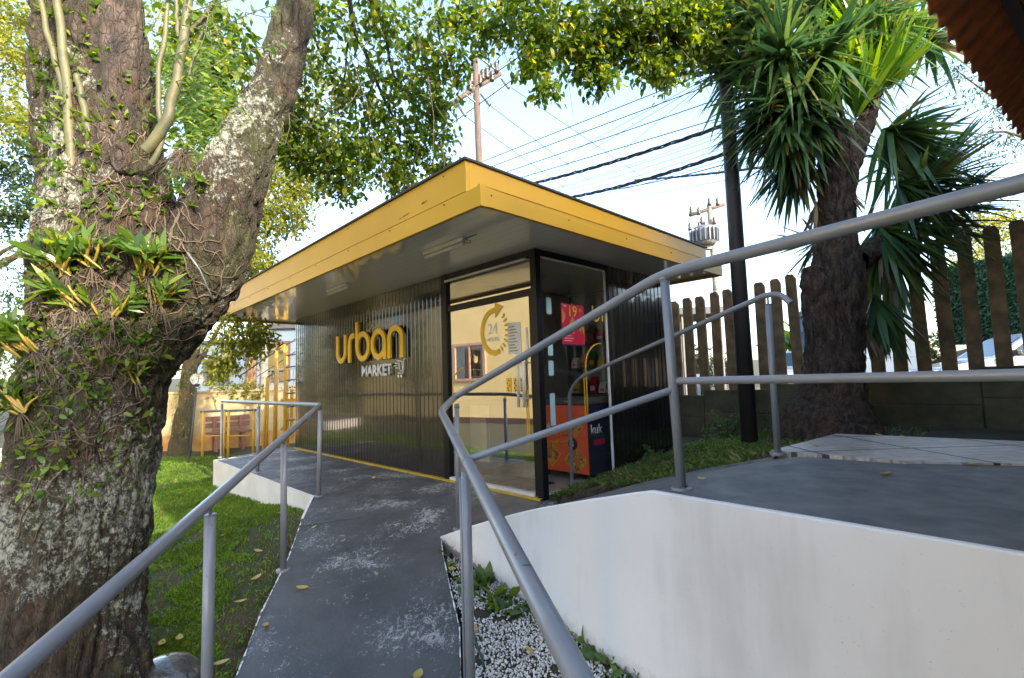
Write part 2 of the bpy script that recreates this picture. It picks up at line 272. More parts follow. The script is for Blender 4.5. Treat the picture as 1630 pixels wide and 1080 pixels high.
HEDGE=leafmat('hedge_leaf',[(0,(.012,.045,.018)),(.6,(.025,.075,.025)),(1,(.05,.11,.03))],.25,.5); HEDGEC=mat('hedge_core',(.012,.035,.014),rough=.9,bump=1,bscale=15,bdist=.1)
FROST=mat('frosted_tube',(.72,.71,.68),rough=.35); GREENH=mat('green_hose',(.01,.06,.045),rough=.4)
RED=mat('red_print',(.85,.11,.045),(.80,.10,.04),rough=.35); CRIM=mat('crimson_print',(.50,.01,.045),rough=.35); NAVY=mat('navy_print',(.012,.016,.06),rough=.35); PRW=mat('white_print',(.75,.75,.73),rough=.4); PRY=mat('orange_print',(.78,.36,.03),rough=.4); PRG=mat('grey_plastic',(.09,.09,.095),rough=.4)
def m_food(name,cs,sc):
    mt,nt,bs=NM(name); tc=nt.nodes.new('ShaderNodeTexCoord'); v=nt.nodes.new('ShaderNodeTexVoronoi'); v.inputs['Scale'].default_value=sc; nt.links.new(tc.outputs['Object'],v.inputs['Vector'])
    sp=nt.nodes.new('ShaderNodeSeparateColor'); nt.links.new(v.outputs['Color'],sp.inputs[0]); nt.links.new(rampN(nt,sp.outputs[0],[(i/(len(cs)-1),c) for i,c in enumerate(cs)]),bs.inputs['Base Color']); bs.inputs['Roughness'].default_value=.4; return mt
FOOD1=m_food('food_picture_grill',[(.10,.03,.015),(.45,.16,.04),(.62,.30,.10),(.30,.09,.03)],26); FOOD2=m_food('food_picture_mix',[(.06,.03,.02),(.55,.25,.06),(.25,.22,.05),(.6,.12,.03),(.65,.45,.12)],38)
BLUE=mat('blue_panel',(.01,.12,.42),rough=.35); CYAN=mat('pale_blue_sticker',(.35,.55,.62),rough=.5); PAPER=mat('paper',(.66,.64,.58),rough=.8); FLOORI=mat('shop_floor',(.30,.29,.28),rough=.35); WALLI=mat('shop_wall_inside',(.5,.49,.46),rough=.6)
MATR=mat('rubber_mat',(.012,.012,.012),rough=.9,bump=.4)
DRYG=leafmat('scrub_grass',[(0,(.035,.08,.01)),(.6,(.07,.13,.018)),(.9,(.16,.15,.05)),(1,(.24,.18,.08))],.3,.7)
YLEAF=leafmat('fallen_leaf',[(0,(.42,.24,.03)),(.4,(.60,.42,.06)),(.7,(.45,.42,.16)),(1,(.22,.11,.05))],.3,.5)
# ------------------------------------------------------------------ terrain
def zr(x,y):
    s=(x+1.99)*-.18+(y-4.86)*-.984
    return -.13*s if s>0 else 0.
def smooth(a,b,x): t=min(1,max(0,(x-a)/(b-a))); return t*t*(3-2*t)
A0=onz(341,733,0)[:2]; A1=onz(499,791,0)[:2]
EDGE=[onfun(*p,zr)[:2] for p in ((499,791),(481,827),(459,889),(415,978),(374,1084))]
EDGE=[A1]+EDGE[1:]; e0,e1=EDGE[-2],EDGE[-1]; EDGE.append(e1+(e1-e0)/np.linalg.norm(e1-e0)*4.5)
REDGE=[onfun(*p,zr)[:2] for p in ((702,858),(705,884),(718,945),(731,1000),(733,1084))]
REDGE.append(REDGE[-1]+(REDGE[-1]-REDGE[0])/np.linalg.norm(REDGE[-1]-REDGE[0])*vec(.6,4.2)[1])
TIP=onfun(700,856,zr)[:2]; LZ=.58
BEND=onz(1035,784,LZ)[:2]; WR=onz(1630,886,LZ)[:2]; wd=(WR-BEND)/np.linalg.norm(WR-BEND); WEND=WR+wd*3.5
def xat(poly,y):
    for a,b in zip(poly[:-1],poly[1:]):
        if (a[1]-y)*(b[1]-y)<=0 and a[1]!=b[1]: return a[0]+(b[0]-a[0])*(y-a[1])/(b[1]-a[1])
    return poly[-1][0] if y<poly[-1][1] else poly[0][0]
def side(a,b,p): return (b[0]-a[0])*(p[1]-a[1])-(b[1]-a[1])*(p[0]-a[0])
far_edge_a=wor(.02,.02); FE0=vec(.36,4.42); FE1=onz(1228,722,LZ)[:2]+vec(-.02,-.06)
def gz(x,y):
    lx,ly=loc(x,y); p=(x,y)
    pd=smooth(0,1.8,math.hypot(x+1.95,y-4.7)); n=(noise.noise(Vector((x*1.3,y*1.3,0)))*.03+noise.noise(Vector((x*5,y*5,3)))*.008)
    # left of the path?
    xe=xat(EDGE,y) if y<A1[1] else None
    leftpath=(y<A1[1] and x<xe) or (y>=A1[1] and side(A1,A0,p)>0 and x<A1[0]) or (side(A1,A0,p)<=0 and lx<-6.7-.35*max(0,0)) or (x<A0[0]-.02)
    if leftpath:
        z=-.40+.235*math.exp(-((math.hypot(x+1.95,y-4.7)/1.8)**2)); s=zr(x,y)-.035
        z=min(z,s if y<5 else 9)+n
        far=smooth(9,13,math.hypot(x,y)); z+=0*far
        z=z if y<14 else z+(y-14)*.03
        if lx>-6.9 and y>=A1[1]: pass
        return z
    if ly>4.15:
        st=.10+.24*smooth(6,9.5,ly); return st+smooth(13.2,17,ly)*1.6*smooth(-1,3,lx)+ (n if ly>13.2 else 0)
    if ly<0 and y>=A1[1]-.1 and lx<-.4: return -.40+.235*math.exp(-((math.hypot(x+1.95,y-4.7)/1.8)**2))+n
    if ly>=0 and lx>=-7.5:
        if lx<0: return min(.07*ly,.17)-.02 if ly>2.3 else -.12
        z=.28*min(lx,1.6)*(1-ly/6)+.07*ly+n*.6
        # below the ramp and landing
        return z
    # under the ramp or gravel bed
    if y<A1[1] and xe is not None and x<xat(REDGE,y): return zr(x,y)-.25
    return zr(x,y)-.03+n*.6
def under_slab(x,y):
    p=(x,y)
    # ramp 2 / landing footprint
    if side(TIP,WEND,p)>-0.0 and side(FE0,FE1,p)<0.02 : return True
    return False
def axis(lo,hi,a,b,st):
    v=list(np.arange(a,b,st)); x=b; g=st
    while x<hi: v.append(x); g*=1.35; x+=g
    x=a; g=st; u=[]
    while x>lo: g*=1.35; x-=g; u.append(x)
    return u[::-1]+v
xs=axis(-300,300,-7.5,6.5,.1); ys=axis(-40,400,.3,10.,.1)
zone={'lawn':[], 'garden_soil':[], 'gravel_bed':[], 'street':[], 'earth_bank':[]}
nx=len(xs); V=[]; 
lx_land=loc(*FE1)[0]
for y in ys:
    for x in xs:
        z=gz(x,y)
        if under_slab(x,y): z=min(z,-.5)
        V.append((x,y,z))
def zonef(x,y):
    lx,ly=loc(x,y)
    if side(TIP,WEND,(x,y))<.02*1 and y<TIP[1]+.1 and x>xat(REDGE,y)-.15: return 'gravel_bed'
    if ly>4.15 and lx>-9: return 'earth_bank' if ly>13.2 else 'street'
    if (y<A1[1] and x<xat(EDGE,y)+.2) or x<A0[0] or side(A1,A0,(x,y))>-.2 or lx<-6.3: return 'lawn'
    return 'garden_soil'
for j in range(len(ys)-1):
    for i in range(nx-1):
        a=j*nx+i; zone[zonef((xs[i]+xs[i+1])/2,(ys[j]+ys[j+1])/2)].append((a,a+1,a+nx+1,a+nx))
for nme,mt in (('lawn',SOILG),('garden_soil',SOIL),('gravel_bed',SOIL),('street',ASPH),('earth_bank',DIRT)):
    used=sorted({i for q in zone[nme] for i in q}); mp={u:k for k,u in enumerate(used)}
    me=bpy.data.meshes.new(nme); me.from_pydata([V[u] for u in used],[],[tuple(mp[i] for i in q) for q in zone[nme]]); me.materials.append(mt); me.polygons.foreach_set('use_smooth',[True]*len(me.polygons))
    o=bpy.data.objects.new(nme,me); COL.objects.link(o); o['kind']='structure'
# ------------------------------------------------------------------ path: ramp, platform, ramp to the landing
def ear(poly):
    return poly
def sheet(name,poly,zf,mt,thick=.3,step=None,parent=None,edge=None):
    """polygon slab with its top following zf, cut into strips"""
    bm=bmesh.new(); vs=[bm.verts.new((p[0],p[1],0)) for p in poly]; bm.faces.new(vs)
    xs_=[p[0] for p in poly]; ys_=[p[1] for p in poly]; st=step or .25
    k=math.floor(min(ys_)/st)*st
    while k<max(ys_):
        bmesh.ops.bisect_plane(bm,geom=bm.verts[:]+bm.edges[:]+bm.faces[:],plane_co=(0,k,0),plane_no=(0,1,0)); k+=st
    k=math.floor(min(xs_)/st)*st
    while k<max(xs_):
        bmesh.ops.bisect_plane(bm,geom=bm.verts[:]+bm.edges[:]+bm.faces[:],plane_co=(k,0,0),plane_no=(1,0,0)); k+=st
    for v in bm.verts: v.co.z=zf(v.co.x,v.co.y)
    top=bm.faces[:]
    r=bmesh.ops.extrude_face_region(bm,geom=top)
    for v in [g for g in r['geom'] if isinstance(g,bmesh.types.BMVert)]: v.co.z-=thick
    bmesh.ops.recalc_face_normals(bm,faces=bm.faces)
    me=bpy.data.meshes.new(name); bm.to_mesh(me); bm.free(); me.materials.append(mt)
    o=bpy.data.objects.new(name,me); COL.objects.link(o)
    if parent: o.parent=parent
    return o
K0=wor(0,0); K0b=wor(0,.02); KL=wor(-6.1,-.0)
back=onz(466,717,0)
poly=[tuple(A0)]+[tuple(e) for e in EDGE]+[tuple(p) for p in REDGE[::-1]]+[(TIP[0]+.02,TIP[1]+.03),(.37,4.40),tuple(wor(.1,0)[:2]),tuple(wor(.1,.1)[:2]),tuple(wor(-6.1,.1)[:2]),tuple(wor(-6.4,-.05)[:2])]
# irregular hand-trowelled edge
o=sheet('entrance_path',poly,zr,RAMP,.22); o['kind']='structure'
# pale joint line across the path
mb=MB(); ja=onfun(476,838,zr); jb=onfun(578,823,zr); dj=(jb-ja)/np.linalg.norm(jb-ja); nj=vec(-dj[1],dj[0],0)
mb.add([ja-nj*.012+vec(0,0,.004),jb-nj*.006+vec(0,0,.004),jb+nj*.006+vec(0,0,.004),ja+nj*.014+vec(0,0,.004)],[(0,1,2,3)]); o=mb.build('path_joint',mat('mortar_joint',(.17,.18,.17),(.10,.11,.11),scale=30,rough=.9)); o['kind']='structure'
# second ramp: ruled surface from near edge TIP->BEND to far edge FE0->FE1
def r2z(x,y):
    a=vec(*BEND)-vec(*TIP); t=((x-TIP[0])*a[0]+(y-TIP[1])*a[1])/(a@a); t=max(0,min(1,t)); z0=zr(*TIP)
    lx,ly=loc(x,y); 
    return z0+(LZ-z0)*(t+.10*math.sin(math.pi*t)*.6)
NI=unit(vec(-(WR-TIP)[1],(WR-TIP)[0])); NI=NI if NI@(FE1-TIP)>0 else -NI
poly=[tuple(TIP+NI*.012),tuple(BEND+NI*.012),tuple(WEND+NI*.012),tuple(WEND+vec(2.5,2.9)),tuple(onz(1632,760,LZ)[:2]+vec(1.2,.2)),tuple(onz(1440,739,LZ)[:2]),tuple(FE1),tuple(FE0)]
o=sheet('upper_ramp',poly,r2z,RAMP2,.3); o['kind']='structure'
t1,t2,t3=onz(1331,693,LZ),onz(1640,706,LZ),onz(1228,720,LZ)
def tz(x,y): return LZ+.012
poly=[tuple(t3[:2]),tuple(onz(1440,738,LZ)[:2]),tuple(onz(1640,748,LZ)[:2]+vec(.6,-.1)),tuple(onz(1640,748,LZ)[:2]+vec(3,.2)),tuple(t2[:2]+vec(3,-1.2)),tuple(t2[:2]),tuple(t1[:2])]
o=sheet('tiled_landing',poly,tz,TILE,.4,step=1); o['kind']='structure'
# kerb along far edge of the upper ramp
mb=MB(); KR=mat('kerb_concrete',(.16,.165,.165),(.10,.105,.10),scale=12,rough=.85,bump=.3)
pts=[(FE0+(FE1-FE0)*t) for t in np.linspace(0,1,9)]; nrm=unit(vec(-(FE1-FE0)[1],(FE1-FE0)[0]))
for a,b in zip(pts[:-1],pts[1:]):
    za,zb=r2z(*a)+.012,r2z(*b)+.012; q=[]
    for p,z in ((a,za),(b,zb)):
        for o_,zz in ((0,z),(.07,z),(.07,z-.25),(0,z-.25)): q.append((p[0]+nrm[0]*o_,p[1]+nrm[1]*o_,zz))
    mb.add(q,[(0,1,5,4),(1,2,6,5),(3,0,4,7)])
o=mb.build('ramp_kerb',KR); o['kind']='structure'
# white retaining wall under the upper ramp
def wallstrip(name,pts,topf,bot,th,mt,label,n_in):
    mb=MB(); N=len(pts); outer=[];inner=[]
    vs=[];fs=[]
    for p in pts:
        zt=topf(p); zb=bot(p); a=vec(p[0],p[1]); b=a+n_in*th
        vs+=[(a[0],a[1],zb),(a[0],a[1],zt-.006),(a[0]+n_in[0]*.006,a[1]+n_in[1]*.006,zt),(b[0],b[1],zt),(b[0],b[1],zb)]
    for i in range(N-1):
        for k in range(4): fs.append((i*5+k,i*5+k+1,i*5+5+k+1,i*5+5+k))
    fs.append((0,1,2,3,4)); fs.append(tuple(range((N-1)*5,N*5)))
    mb.add(vs,fs); o=mb.build(name,mt); tag(o,label,'wall'); return o
nin=unit(vec(-(WR-TIP)[1],(WR-TIP)[0])); 
if nin@(FE1-TIP)<0: nin=-nin
pl=[TIP+(BEND-TIP)*t for t in np.linspace(0,1,22)]+[BEND+(WEND-BEND)*t for t in np.linspace(.05,1,14)]
wallstrip('retaining_wall',pl,lambda p:r2z(*p)+.006+.003*noise.noise(Vector((p[0]*9,p[1]*9,0))),lambda p:-1.0,.028,WHITE,'smooth white retaining wall beside the gravel bed, rising to the landing',nin)
ck=ony(1175,812,1); v_=ray(1175,812); tq=((TIP[0]-CP[0])*nin[0]+(TIP[1]-CP[1])*nin[1])/(v_[0]*nin[0]+v_[1]*nin[1]); cq=CP+v_*tq; wdir=unit(vec(*(WR-TIP),0)); mb=MB(); L_=[]
for i in range(22):
    t=i/21; L_.append(vec(cq[0],cq[1],r2z(*cq[:2])-.002-.30*t)+wdir*(.004*noise.noise(Vector((t*6,1,2)))+.002*noise.noise(Vector((t*25,3,2))))-vec(nin[0],nin[1],0)*.0012)
for p,q in zip(L_[:-1],L_[1:]): mb.add([p-wdir*.002,p+wdir*.002,q+wdir*.002,q-wdir*.002],[(0,1,2,3)])
_rw=[o for o in COL.objects if o.name=='retaining_wall'][0]; mb.build('hairline_crack',mat('crack_dirt',(.16,.14,.12),rough=.9),_rw,fix=False)
# platform edge wall at the lawn
nin2=unit(vec(-(A1-A0)[1],(A1-A0)[0])); nin2=nin2 if nin2@(K0[:2]-A0)>0 else -nin2
A0b=A0+nin2*1.6
mb=MB()
for a,b,w2 in ((A0,A1,nin2),(A1,EDGE[1],unit(vec(1,.5))),):
    for t0,t1_ in zip(np.linspace(0,1,9)[:-1],np.linspace(0,1,9)[1:]):
        p,q=a+(b-a)*t0-w2*.012,a+(b-a)*t1_-w2*.012; zp,zq=zr(*p)+.007,zr(*q)+.007
        mb.add([(p[0],p[1],-.9),(q[0],q[1],-.9),(q[0],q[1],zq),(p[0],p[1],zp),(*(p+w2*.022),zp),(*(q+w2*.022),zq)],[(0,1,2,3),(3,2,5,4)])
p=A0-nin2*.012; q=A0+nin2*1.5-unit(A1-A0)*.012
mb.add([(p[0],p[1],-.9),(q[0],q[1],-.9),(q[0],q[1],.005),(p[0],p[1],.005)],[(0,1,2,3)])
o=mb.build('platform_wall',WHITE0); tag(o,'low off-white wall edging the grey platform above the lawn','wall')
# painted thin white edges of the path
mb=MB()
for E_,sg in ((EDGE[1:],-1),(REDGE,1)):
    P=[];
    for a,b in zip(E_[:-1],E_[1:]):
        n=max(2,int(np.linalg.norm(b-a)/.04)); P+=[a+(b-a)*t for t in np.linspace(0,1,n,endpoint=False)]
    for a,b in zip(P[:-1],P[1:]):
        j1=noise.noise(Vector((a[0]*14,a[1]*14,sg)))*.006; j2=noise.noise(Vector((b[0]*14,b[1]*14,sg)))*.006; wdt=.004 if sg<0 else .002
        mb.add([(a[0]+sg*(.004+j1),a[1],zr(*a)-.06),(b[0]+sg*(.004+j2),b[1],zr(*b)-.06),(b[0]+sg*(.004+j2),b[1],zr(*b)+.004),(a[0]+sg*(.004+j1),a[1],zr(*a)+.004),(a[0]-sg*(wdt+j1),a[1],zr(*a)+.004),(b[0]-sg*(wdt+j2),b[1],zr(*b)+.004)],[(0,1,2,3),(3,2,5,4)])
o=mb.build('path_edging',WEDGE); o['kind']='structure'
# ------------------------------------------------------------------ kiosk
H=2.335; WX=6.1; WY=2.45
K=empty('market_kiosk',P0,KROT,'black ribbed metal market kiosk with a yellow roof edge and glazed corner','kiosk')
def ribbed(name,x0,x1,z0,z1,axis_,pos,out):
    # trapezoid ribs every 9 cm
    mb=MB(); prof=[]; x=x0
    while x<x1-1e-4:
        for dx,d in ((0,0),(.030,0),(.040,.006),(.052,.006),(.062,0)):
            if x+dx<x1: prof.append((x+dx,d))
        x+=.09
    prof.append((x1,0)); rows=2
    vs=[]
    for (u,d) in prof:
        for z in np.linspace(z0,z1,7):
            wob=.0022*noise.noise(Vector((u*1.5,z*1.2,pos+3)))
            dd=out*(d+wob); vs.append((u,pos+dd,z) if axis_=='x' else (pos+dd,u,z))
    fs=[(i*7+k,(i+1)*7+k,(i+1)*7+k+1,i*7+k+1) for i in range(len(prof)-1) for k in range(6)]
    mb.add(vs,fs); return mb.build(name,BLACKM,K,fix=False)
ribbed('front_wall',-WX,-1.50,.0,H,'x',0,-1)
ribbed('side_wall',1.13,WY,-.02,H,'y',0,1)
mb=MB(); mb.box(-WX,WY-.04,0,0,WY,H); mb.box(-WX,.05,0,-WX+.04,WY-.04,H); mb.build('rear_wall',BLACKM,K)
mb=MB(); mb.box(-WX+.04,.02,-.1,-.02,WY-.04,.015); mb.build('floor',FLOORI,K)
mb=MB(); mb.box(-1.62,.03,.03,-1.56,WY-.05,H-.01); mb.box(-1.5,WY-.075,.02,-.02,WY-.045,H-.02); mb.box(-.03,1.16,.02,-.005,WY-.08,H-.02); mb.build('inner_lining',WALLI,K)
# corner frame
mb=MB(); mb.box(-.062,-.015,-.02,.012,.06,H); mb.build('corner_post',BLACKF,K,bevel=.003)
mb=MB(); mb.box(-1.50,-.02,-.01,-1.40,.05,H); mb.box(-1.40,-.012,H-.07,-.062,.05,H-.002); mb.box(-1.40,-.008,1.90,-.062,.04,1.965); mb.box(-.095,-.010,.03,-.062,.035,1.90); mb.build('door_frame',BLACKF,K,bevel=.002)
mb=MB(); mb.box(-.012,.06,H-.055,.008,1.13,H-.002); mb.box(-.012,1.11,.02,.01,1.15,H); mb.build('window_surround',BLACKF,K)
mb=MB(); mb.tube([(-1.40,-.03,H-.085),(-.10,-.03,H-.085)],.014,8); mb.build('white_trim',WFRAME,K)
mb=MB()
for a in ((-.004,.075,H-.085,.016,1.10,H-.067),(-.004,1.085,.055,.016,1.103,H-.085),(-.004,.075,.035,.016,1.103,.055)): mb.box(*a)
mb.build('window_frame',WFRAME,K)
dr=MB().box(-1.395,.012,.05,-.098,.020,1.895).build('door',GLD,K)
mb=MB()
for x in (-.155,-.235): mb.tube([(x,-.055 if x>-.2 else -.05,.84),(x,-.055 if x>-.2 else -.05,1.34)],.014,10)
for z in (.92,1.26): mb.tube([(-.235,-.05,z),(-.155,-.05,z),(-.155,.012,z)],.007,6)
mb.build('handle',WFRAME,dr)
MB().box(-1.395,.012,1.97,-.064,.020,H-.075).build('transom_glass',GLD,K)
MB().box(-.004,.062,.05,.002,1.09,H-.08).build('window_glass',GLS,K)
mb=MB(); mb.box(-1.40,-.022,.018,-.10,.05,.045); mb.build('door_sill',WFRAME,K)
mb=MB(); mb.box(-1.3,-.0,.046,-.3,.0005,.047); 
mb=MB()
n=60
for i in range(n):
    a=-6.05+i*(6.05-.0)/n; b=a+6.05/n; ya=-.05+.004*noise.noise(Vector((a*3,0,0))); yb=-.05+.004*noise.noise(Vector((b*3,0,0)))
    mb.add([(a,ya,.016),(b,yb,.016),(b,0-.004,.018),(a,0-.004,.018),(a,ya,-.02),(b,yb,-.02)],[(0,1,2,3),(4,5,1,0)])
mb.build('yellow_base_strip',YLINE,K,fix=False)
# soffit + fascia + roof
X0,X1,Y0,Y1=-WX-.5,.62,-1.19,WY+.3
MB().box(X0+.02,Y0+.02,H+.004,X1-.02,Y1-.02,H+.03).build('soffit',SOFF,K)
mb=MB()
# lower tier (box gutter), a ring of four boards
lz0,lz1=H-.03,H+.115
for a in ((X0,Y0,lz0,X1,Y0+.03,lz1),(X1-.03,Y0+.03,lz0,X1,Y1-.03,lz1),(X0,Y1-.03,lz0,X1,Y1,lz1),(X0,Y0+.03,lz0,X0+.03,Y1-.03,lz1)): mb.box(*a)
mb.box(X1-.16,Y0+.03,lz1-.012,X1-.03,Y1-.03,lz1)
mb.build('lower_fascia',YEL,K,bevel=.003)
MB().box(X1-.028,Y0-.006,lz0-.006,X1+.006,Y0+.05,lz1+.006).build('corner_cap',YEL,K,bevel=.002)
mb=MB(); uz0,uz1=lz1+.0,H+.345; ux=X1-.155
mb.box(X0+.01,Y0-.002,uz0+.001,ux,Y0+.03,uz1); mb.box(ux-.03,Y0+.031,uz0+.001,ux,Y1-.08,uz1); mb.box(X0+.01,Y1-.1,uz0+.001,ux-.03,Y1-.07,uz1); mb.box(X0+.01,Y0+.031,uz0+.001,X0+.04,Y1-.1,uz1)
mb.build('upper_fascia',YEL,K,bevel=.002)
mb=MB(); mb.box(X0-.01,Y0-.02,uz1+.001,ux+.015,Y1-.06,uz1+.018); 
mb.build('roof_sheet',DARKROOF,K)
# torn spots and screws of the fascia
mb=MB(); DT=mat('rust_tear',(.12,.08,.02),rough=.8)
for x,z,s in ((-.06,2.52,.03),(-.35,2.49,.022),(-.30,2.495,.02),(-.42,2.485,.018)):
    mb.add([(x+s*c*1.4,Y0-.003-.0005,z+s*.35*d) for c,d in ((-1,.2),(-.4,.9),(.2,.4),(1,.8),(.7,-.5),(.1,-.2),(-.6,-.9))],[tuple(range(7))])
for i in range(9):
    for z in (H+.09,H+.31): mb.tube([(-6.2+i*.8,Y0-.006,z),(-6.2+i*.8,Y0+.002,z)],.006,6)
for i in range(5): mb.tube([(X1-.01,Y0+.1+i*.85,H+.06),(X1+.005,Y0+.1+i*.85,H+.06)],.006,6)
mb.build('rivet_holes',DT,K,fix=False)
for xa,xb,y in ((-.72,-.12,-.75),(-3.03,-2.45,-.70)):
    l=MB().box(xa,y-.028,H-.035,xb,y+.028,H+.002).build('tube_light',PRW,K,bevel=.004)
    MB().tube([(xa+.01,y,H-.052),(xb-.01,y,H-.052)],.018,12).build('lamp_tube',FROST,l)
    mb=MB(); x=xb if xa>-1 else xa
    w0=Vector((x,y,H-.01)); sg=1 if xa>-1 else -1
    mb.tube([w0,w0+Vector((.05*sg,0,-.005)),w0+Vector((.09*sg,.01,-.0)),w0+Vector((.13*sg,.03,.008))],.004,5)
    mb.tube([w0,w0+Vector((.05*sg,.03,-.03)),w0+Vector((.08*sg,.0,-.06)),w0+Vector((.03*sg,-.03,-.05)),w0+Vector((.0,0,-.02))],.003,5)
    mb.build('loose_wire',WIRE if sg>0 else PRW,l)
# --- lettering
def stroke(mb,path,w_,fn,d0,d1,mi=0,closed=False,round_=False):
    P=[Vector(p) for p in path]; n=len(P); Lft=[];Rgt=[]
    for i in range(n):
        if closed: a,b=P[(i-1)%n],P[(i+1)%n]
        else: a,b=P[max(0,i-1)],P[min(n-1,i+1)]
        t=(b-a).normalized(); q=Vector((-t.y,t.x))*w_/2; Lft.append(P[i]+q); Rgt.append(P[i]-q)
    vs=[fn(p.x,p.y,d0) for p in Lft]+[fn(p.x,p.y,d0) for p in Rgt]+[fn(p.x,p.y,d1) for p in Lft]+[fn(p.x,p.y,d1) for p in Rgt]; fs=[]
    m=n if closed else n-1
    for i in range(m):
        j=(i+1)%n
        fs+=[(i,j,n+j,n+i),(2*n+i,3*n+i,3*n+j,2*n+j),(i,2*n+i,2*n+j,j),(n+i,n+j,3*n+j,3*n+i)]
    if not closed: fs+=[(0,n,3*n,2*n),(n-1,3*n-1,4*n-1,2*n-1)]
    mb.add(vs,fs,mi)
def arc(cx,cz,rx,rz,a0,a1,n=16): return [(cx+rx*math.cos(R(a0+(a1-a0)*i/n)),cz+rz*math.sin(R(a0+(a1-a0)*i/n))) for i in range(n+1)]
front=lambda x,z,d:(x,-d,z)
sg=empty('urban_sign',(0,0,0)); sg.parent=K
z0,z1=1.43,1.86; sw=.078
def letter(ch,x0,x1):
    mb=MB(); h=sw/2; rx=(x1-x0)/2-h; cx=(x0+x1)/2; rz=.135
    if ch=='u': ps=[[(x0+h,z1),(x0+h,z0+rz+h)]+arc(cx,z0+h+rz,rx,rz,180,360)[1:]+[(x1-h,z1)]]
    if ch=='n': ps=[[(x0+h,z0),(x0+h,z1-rz-h)]+arc(cx,z1-h-rz,rx,rz,180,0)[1:]+[(x1-h,z0)]]
    if ch=='r': ps=[[(x0+h,z0),(x0+h,z1-.12-h)]+arc(x0+h+.12,z1-h-.12,.12,.12,180,92,9)[1:]+[(x1,z1-h)]]
    if ch in 'ba':
        ps=[arc(cx,(z0+z1)/2,rx,(z1-z0)/2-h,0,360,36)[:-1]]
        if ch=='b': ps.append([(x0+h,2.01),(x0+h,(z0+z1)/2)])
        else: ps.append([(x1-h,(z0+z1)/2),(x1-h,z0)])
    for i,p in enumerate(ps):
        stroke(mb,p,sw,front,.035,.065+.0015*i,0,closed=(ch in 'ba' and i==0))
    o=mb.build('letter',YEL2,K,bevel=.003); o.parent=sg
for ch,a,b in (('u',-4.235,-3.885),('r',-3.825,-3.62),('b',-3.575,-3.15),('a',-3.115,-2.70),('n',-2.665,-2.275)): letter(ch,a,b)
def text(body,name,mt,parent,M,width=None,height=None,ext=.002,shear=0,bold=0,align='LEFT'):
    c=bpy.data.curves.new(name,'FONT'); c.body=body; c.size=1; c.extrude=0; c.shear=shear; c.offset=bold; c.align_x='LEFT'
    o=bpy.data.objects.new('tmp',c); COL.objects.link(o); dg=bpy.context.evaluated_depsgraph_get(); dg.update()
    me=bpy.data.meshes.new_from_object(o.evaluated_get(dg)); bpy.data.objects.remove(o)
    co=np.zeros(len(me.vertices)*3); me.vertices.foreach_get('co',co); co=co.reshape(-1,3); mn,mx=co.min(0),co.max(0)
    sx=sy=None
    if height: sy=height/(mx[1]-mn[1])
    if width: sx=width/(mx[0]-mn[0])
    sx=sx or sy; sy=sy or sx
    bm=bmesh.new(); bm.from_mesh(me)
    for v in bm.verts: v.co=Vector(((v.co.x-mn[0])*sx,(v.co.y-mn[1])*sy,0))
    r=bmesh.ops.extrude_face_region(bm,geom=bm.faces[:])
    for v in [g for g in r['geom'] if isinstance(g,bmesh.types.BMVert)]: v.co.z+=ext
    bmesh.ops.recalc_face_normals(bm,faces=bm.faces); bm.transform(M); bm.to_mesh(me); bm.free(); me.materials.clear(); me.materials.append(mt)
    for p in me.polygons: p.material_index=0
    o=bpy.data.objects.new(name,me); COL.objects.link(o); o.parent=parent; return o
def FM(x,y,z): return Matrix(((1,0,0,x),(0,0,-1,y),(0,1,0,z),(0,0,0,1)))     # text faces -y
def SM(x,y,z): return Matrix(((0,0,1,x),(1,0,0,y),(0,1,0,z),(0,0,0,1)))     # text faces +x, runs along +y
ms=empty('market_lettering',(0,0,0)); ms.parent=K
text('MARKET','lettering',PRW,ms,FM(-3.43,-.03,1.21),width=.83,height=.158,ext=.012,bold=.03)
mb=MB()
for p in ([(-2.52,1.36),(-2.45,1.36)],[(-2.55,1.33),(-2.47,1.33)],[(-2.50,1.30),(-2.45,1.30)],[(-2.46,1.395),(-2.35,1.385),(-2.33,1.27),(-2.40,1.26)],[(-2.27,1.41),(-2.30,1.405),(-2.33,1.23),(-2.45,1.235)],[(-2.42,1.37),(-2.41,1.28)]): stroke(mb,p,.013,front,.03,.04)
for x in (-2.43,-2.36): mb.add([front(x+.02*math.cos(a),1.195+.02*math.sin(a),.042) for a in [k*math.pi/6 for k in range(12)]],[tuple(range(12))])
mb.build('cart_emblem',PRW,ms,fix=False)
# decals on the door glass (24 hours ring) and strip stickers
dec=empty('door_decals',(0,0,0)); dec.parent=dr
mb=MB(); stroke(mb,arc(-.62,1.60,.19,.22,70,285,22),.055,front,-.010,-.007); mb.add([front(a,b,-.0065) for a,b in ((-.60,1.90),(-.60,1.74),(-.47,1.845))],[(0,1,2)])
for k in range(9):
    a=R(-70+k*14); mb.add([front(-.62+r_*math.cos(a+e),1.60+r_*1.15*math.sin(a+e),-.0068) for r_,e in ((.165,-.05),(.215,-.05),(.215,.05),(.165,.05))],[(0,1,2,3)])
mb.build('ring_decal',YEL2,dec,fix=False)
text('24','lettering',PRW,dec,FM(-.72,.0095,1.58),height=.11,ext=.001); text('HOURS','lettering',PRW,dec,FM(-.74,.0095,1.50),width=.19,height=.045,ext=.001)
mb=MB()
for x,w2 in ((-.46,.07),(-.36,.07),(-.265,.05)): mb.add([front(a,b,-.009) for a,b in ((x,.98),(x+w2,.98),(x+w2,1.12),(x,1.12))],[(0,1,2,3)])
mb.build('yellow_stickers',YEL2,dec,fix=False)
mb=MB()
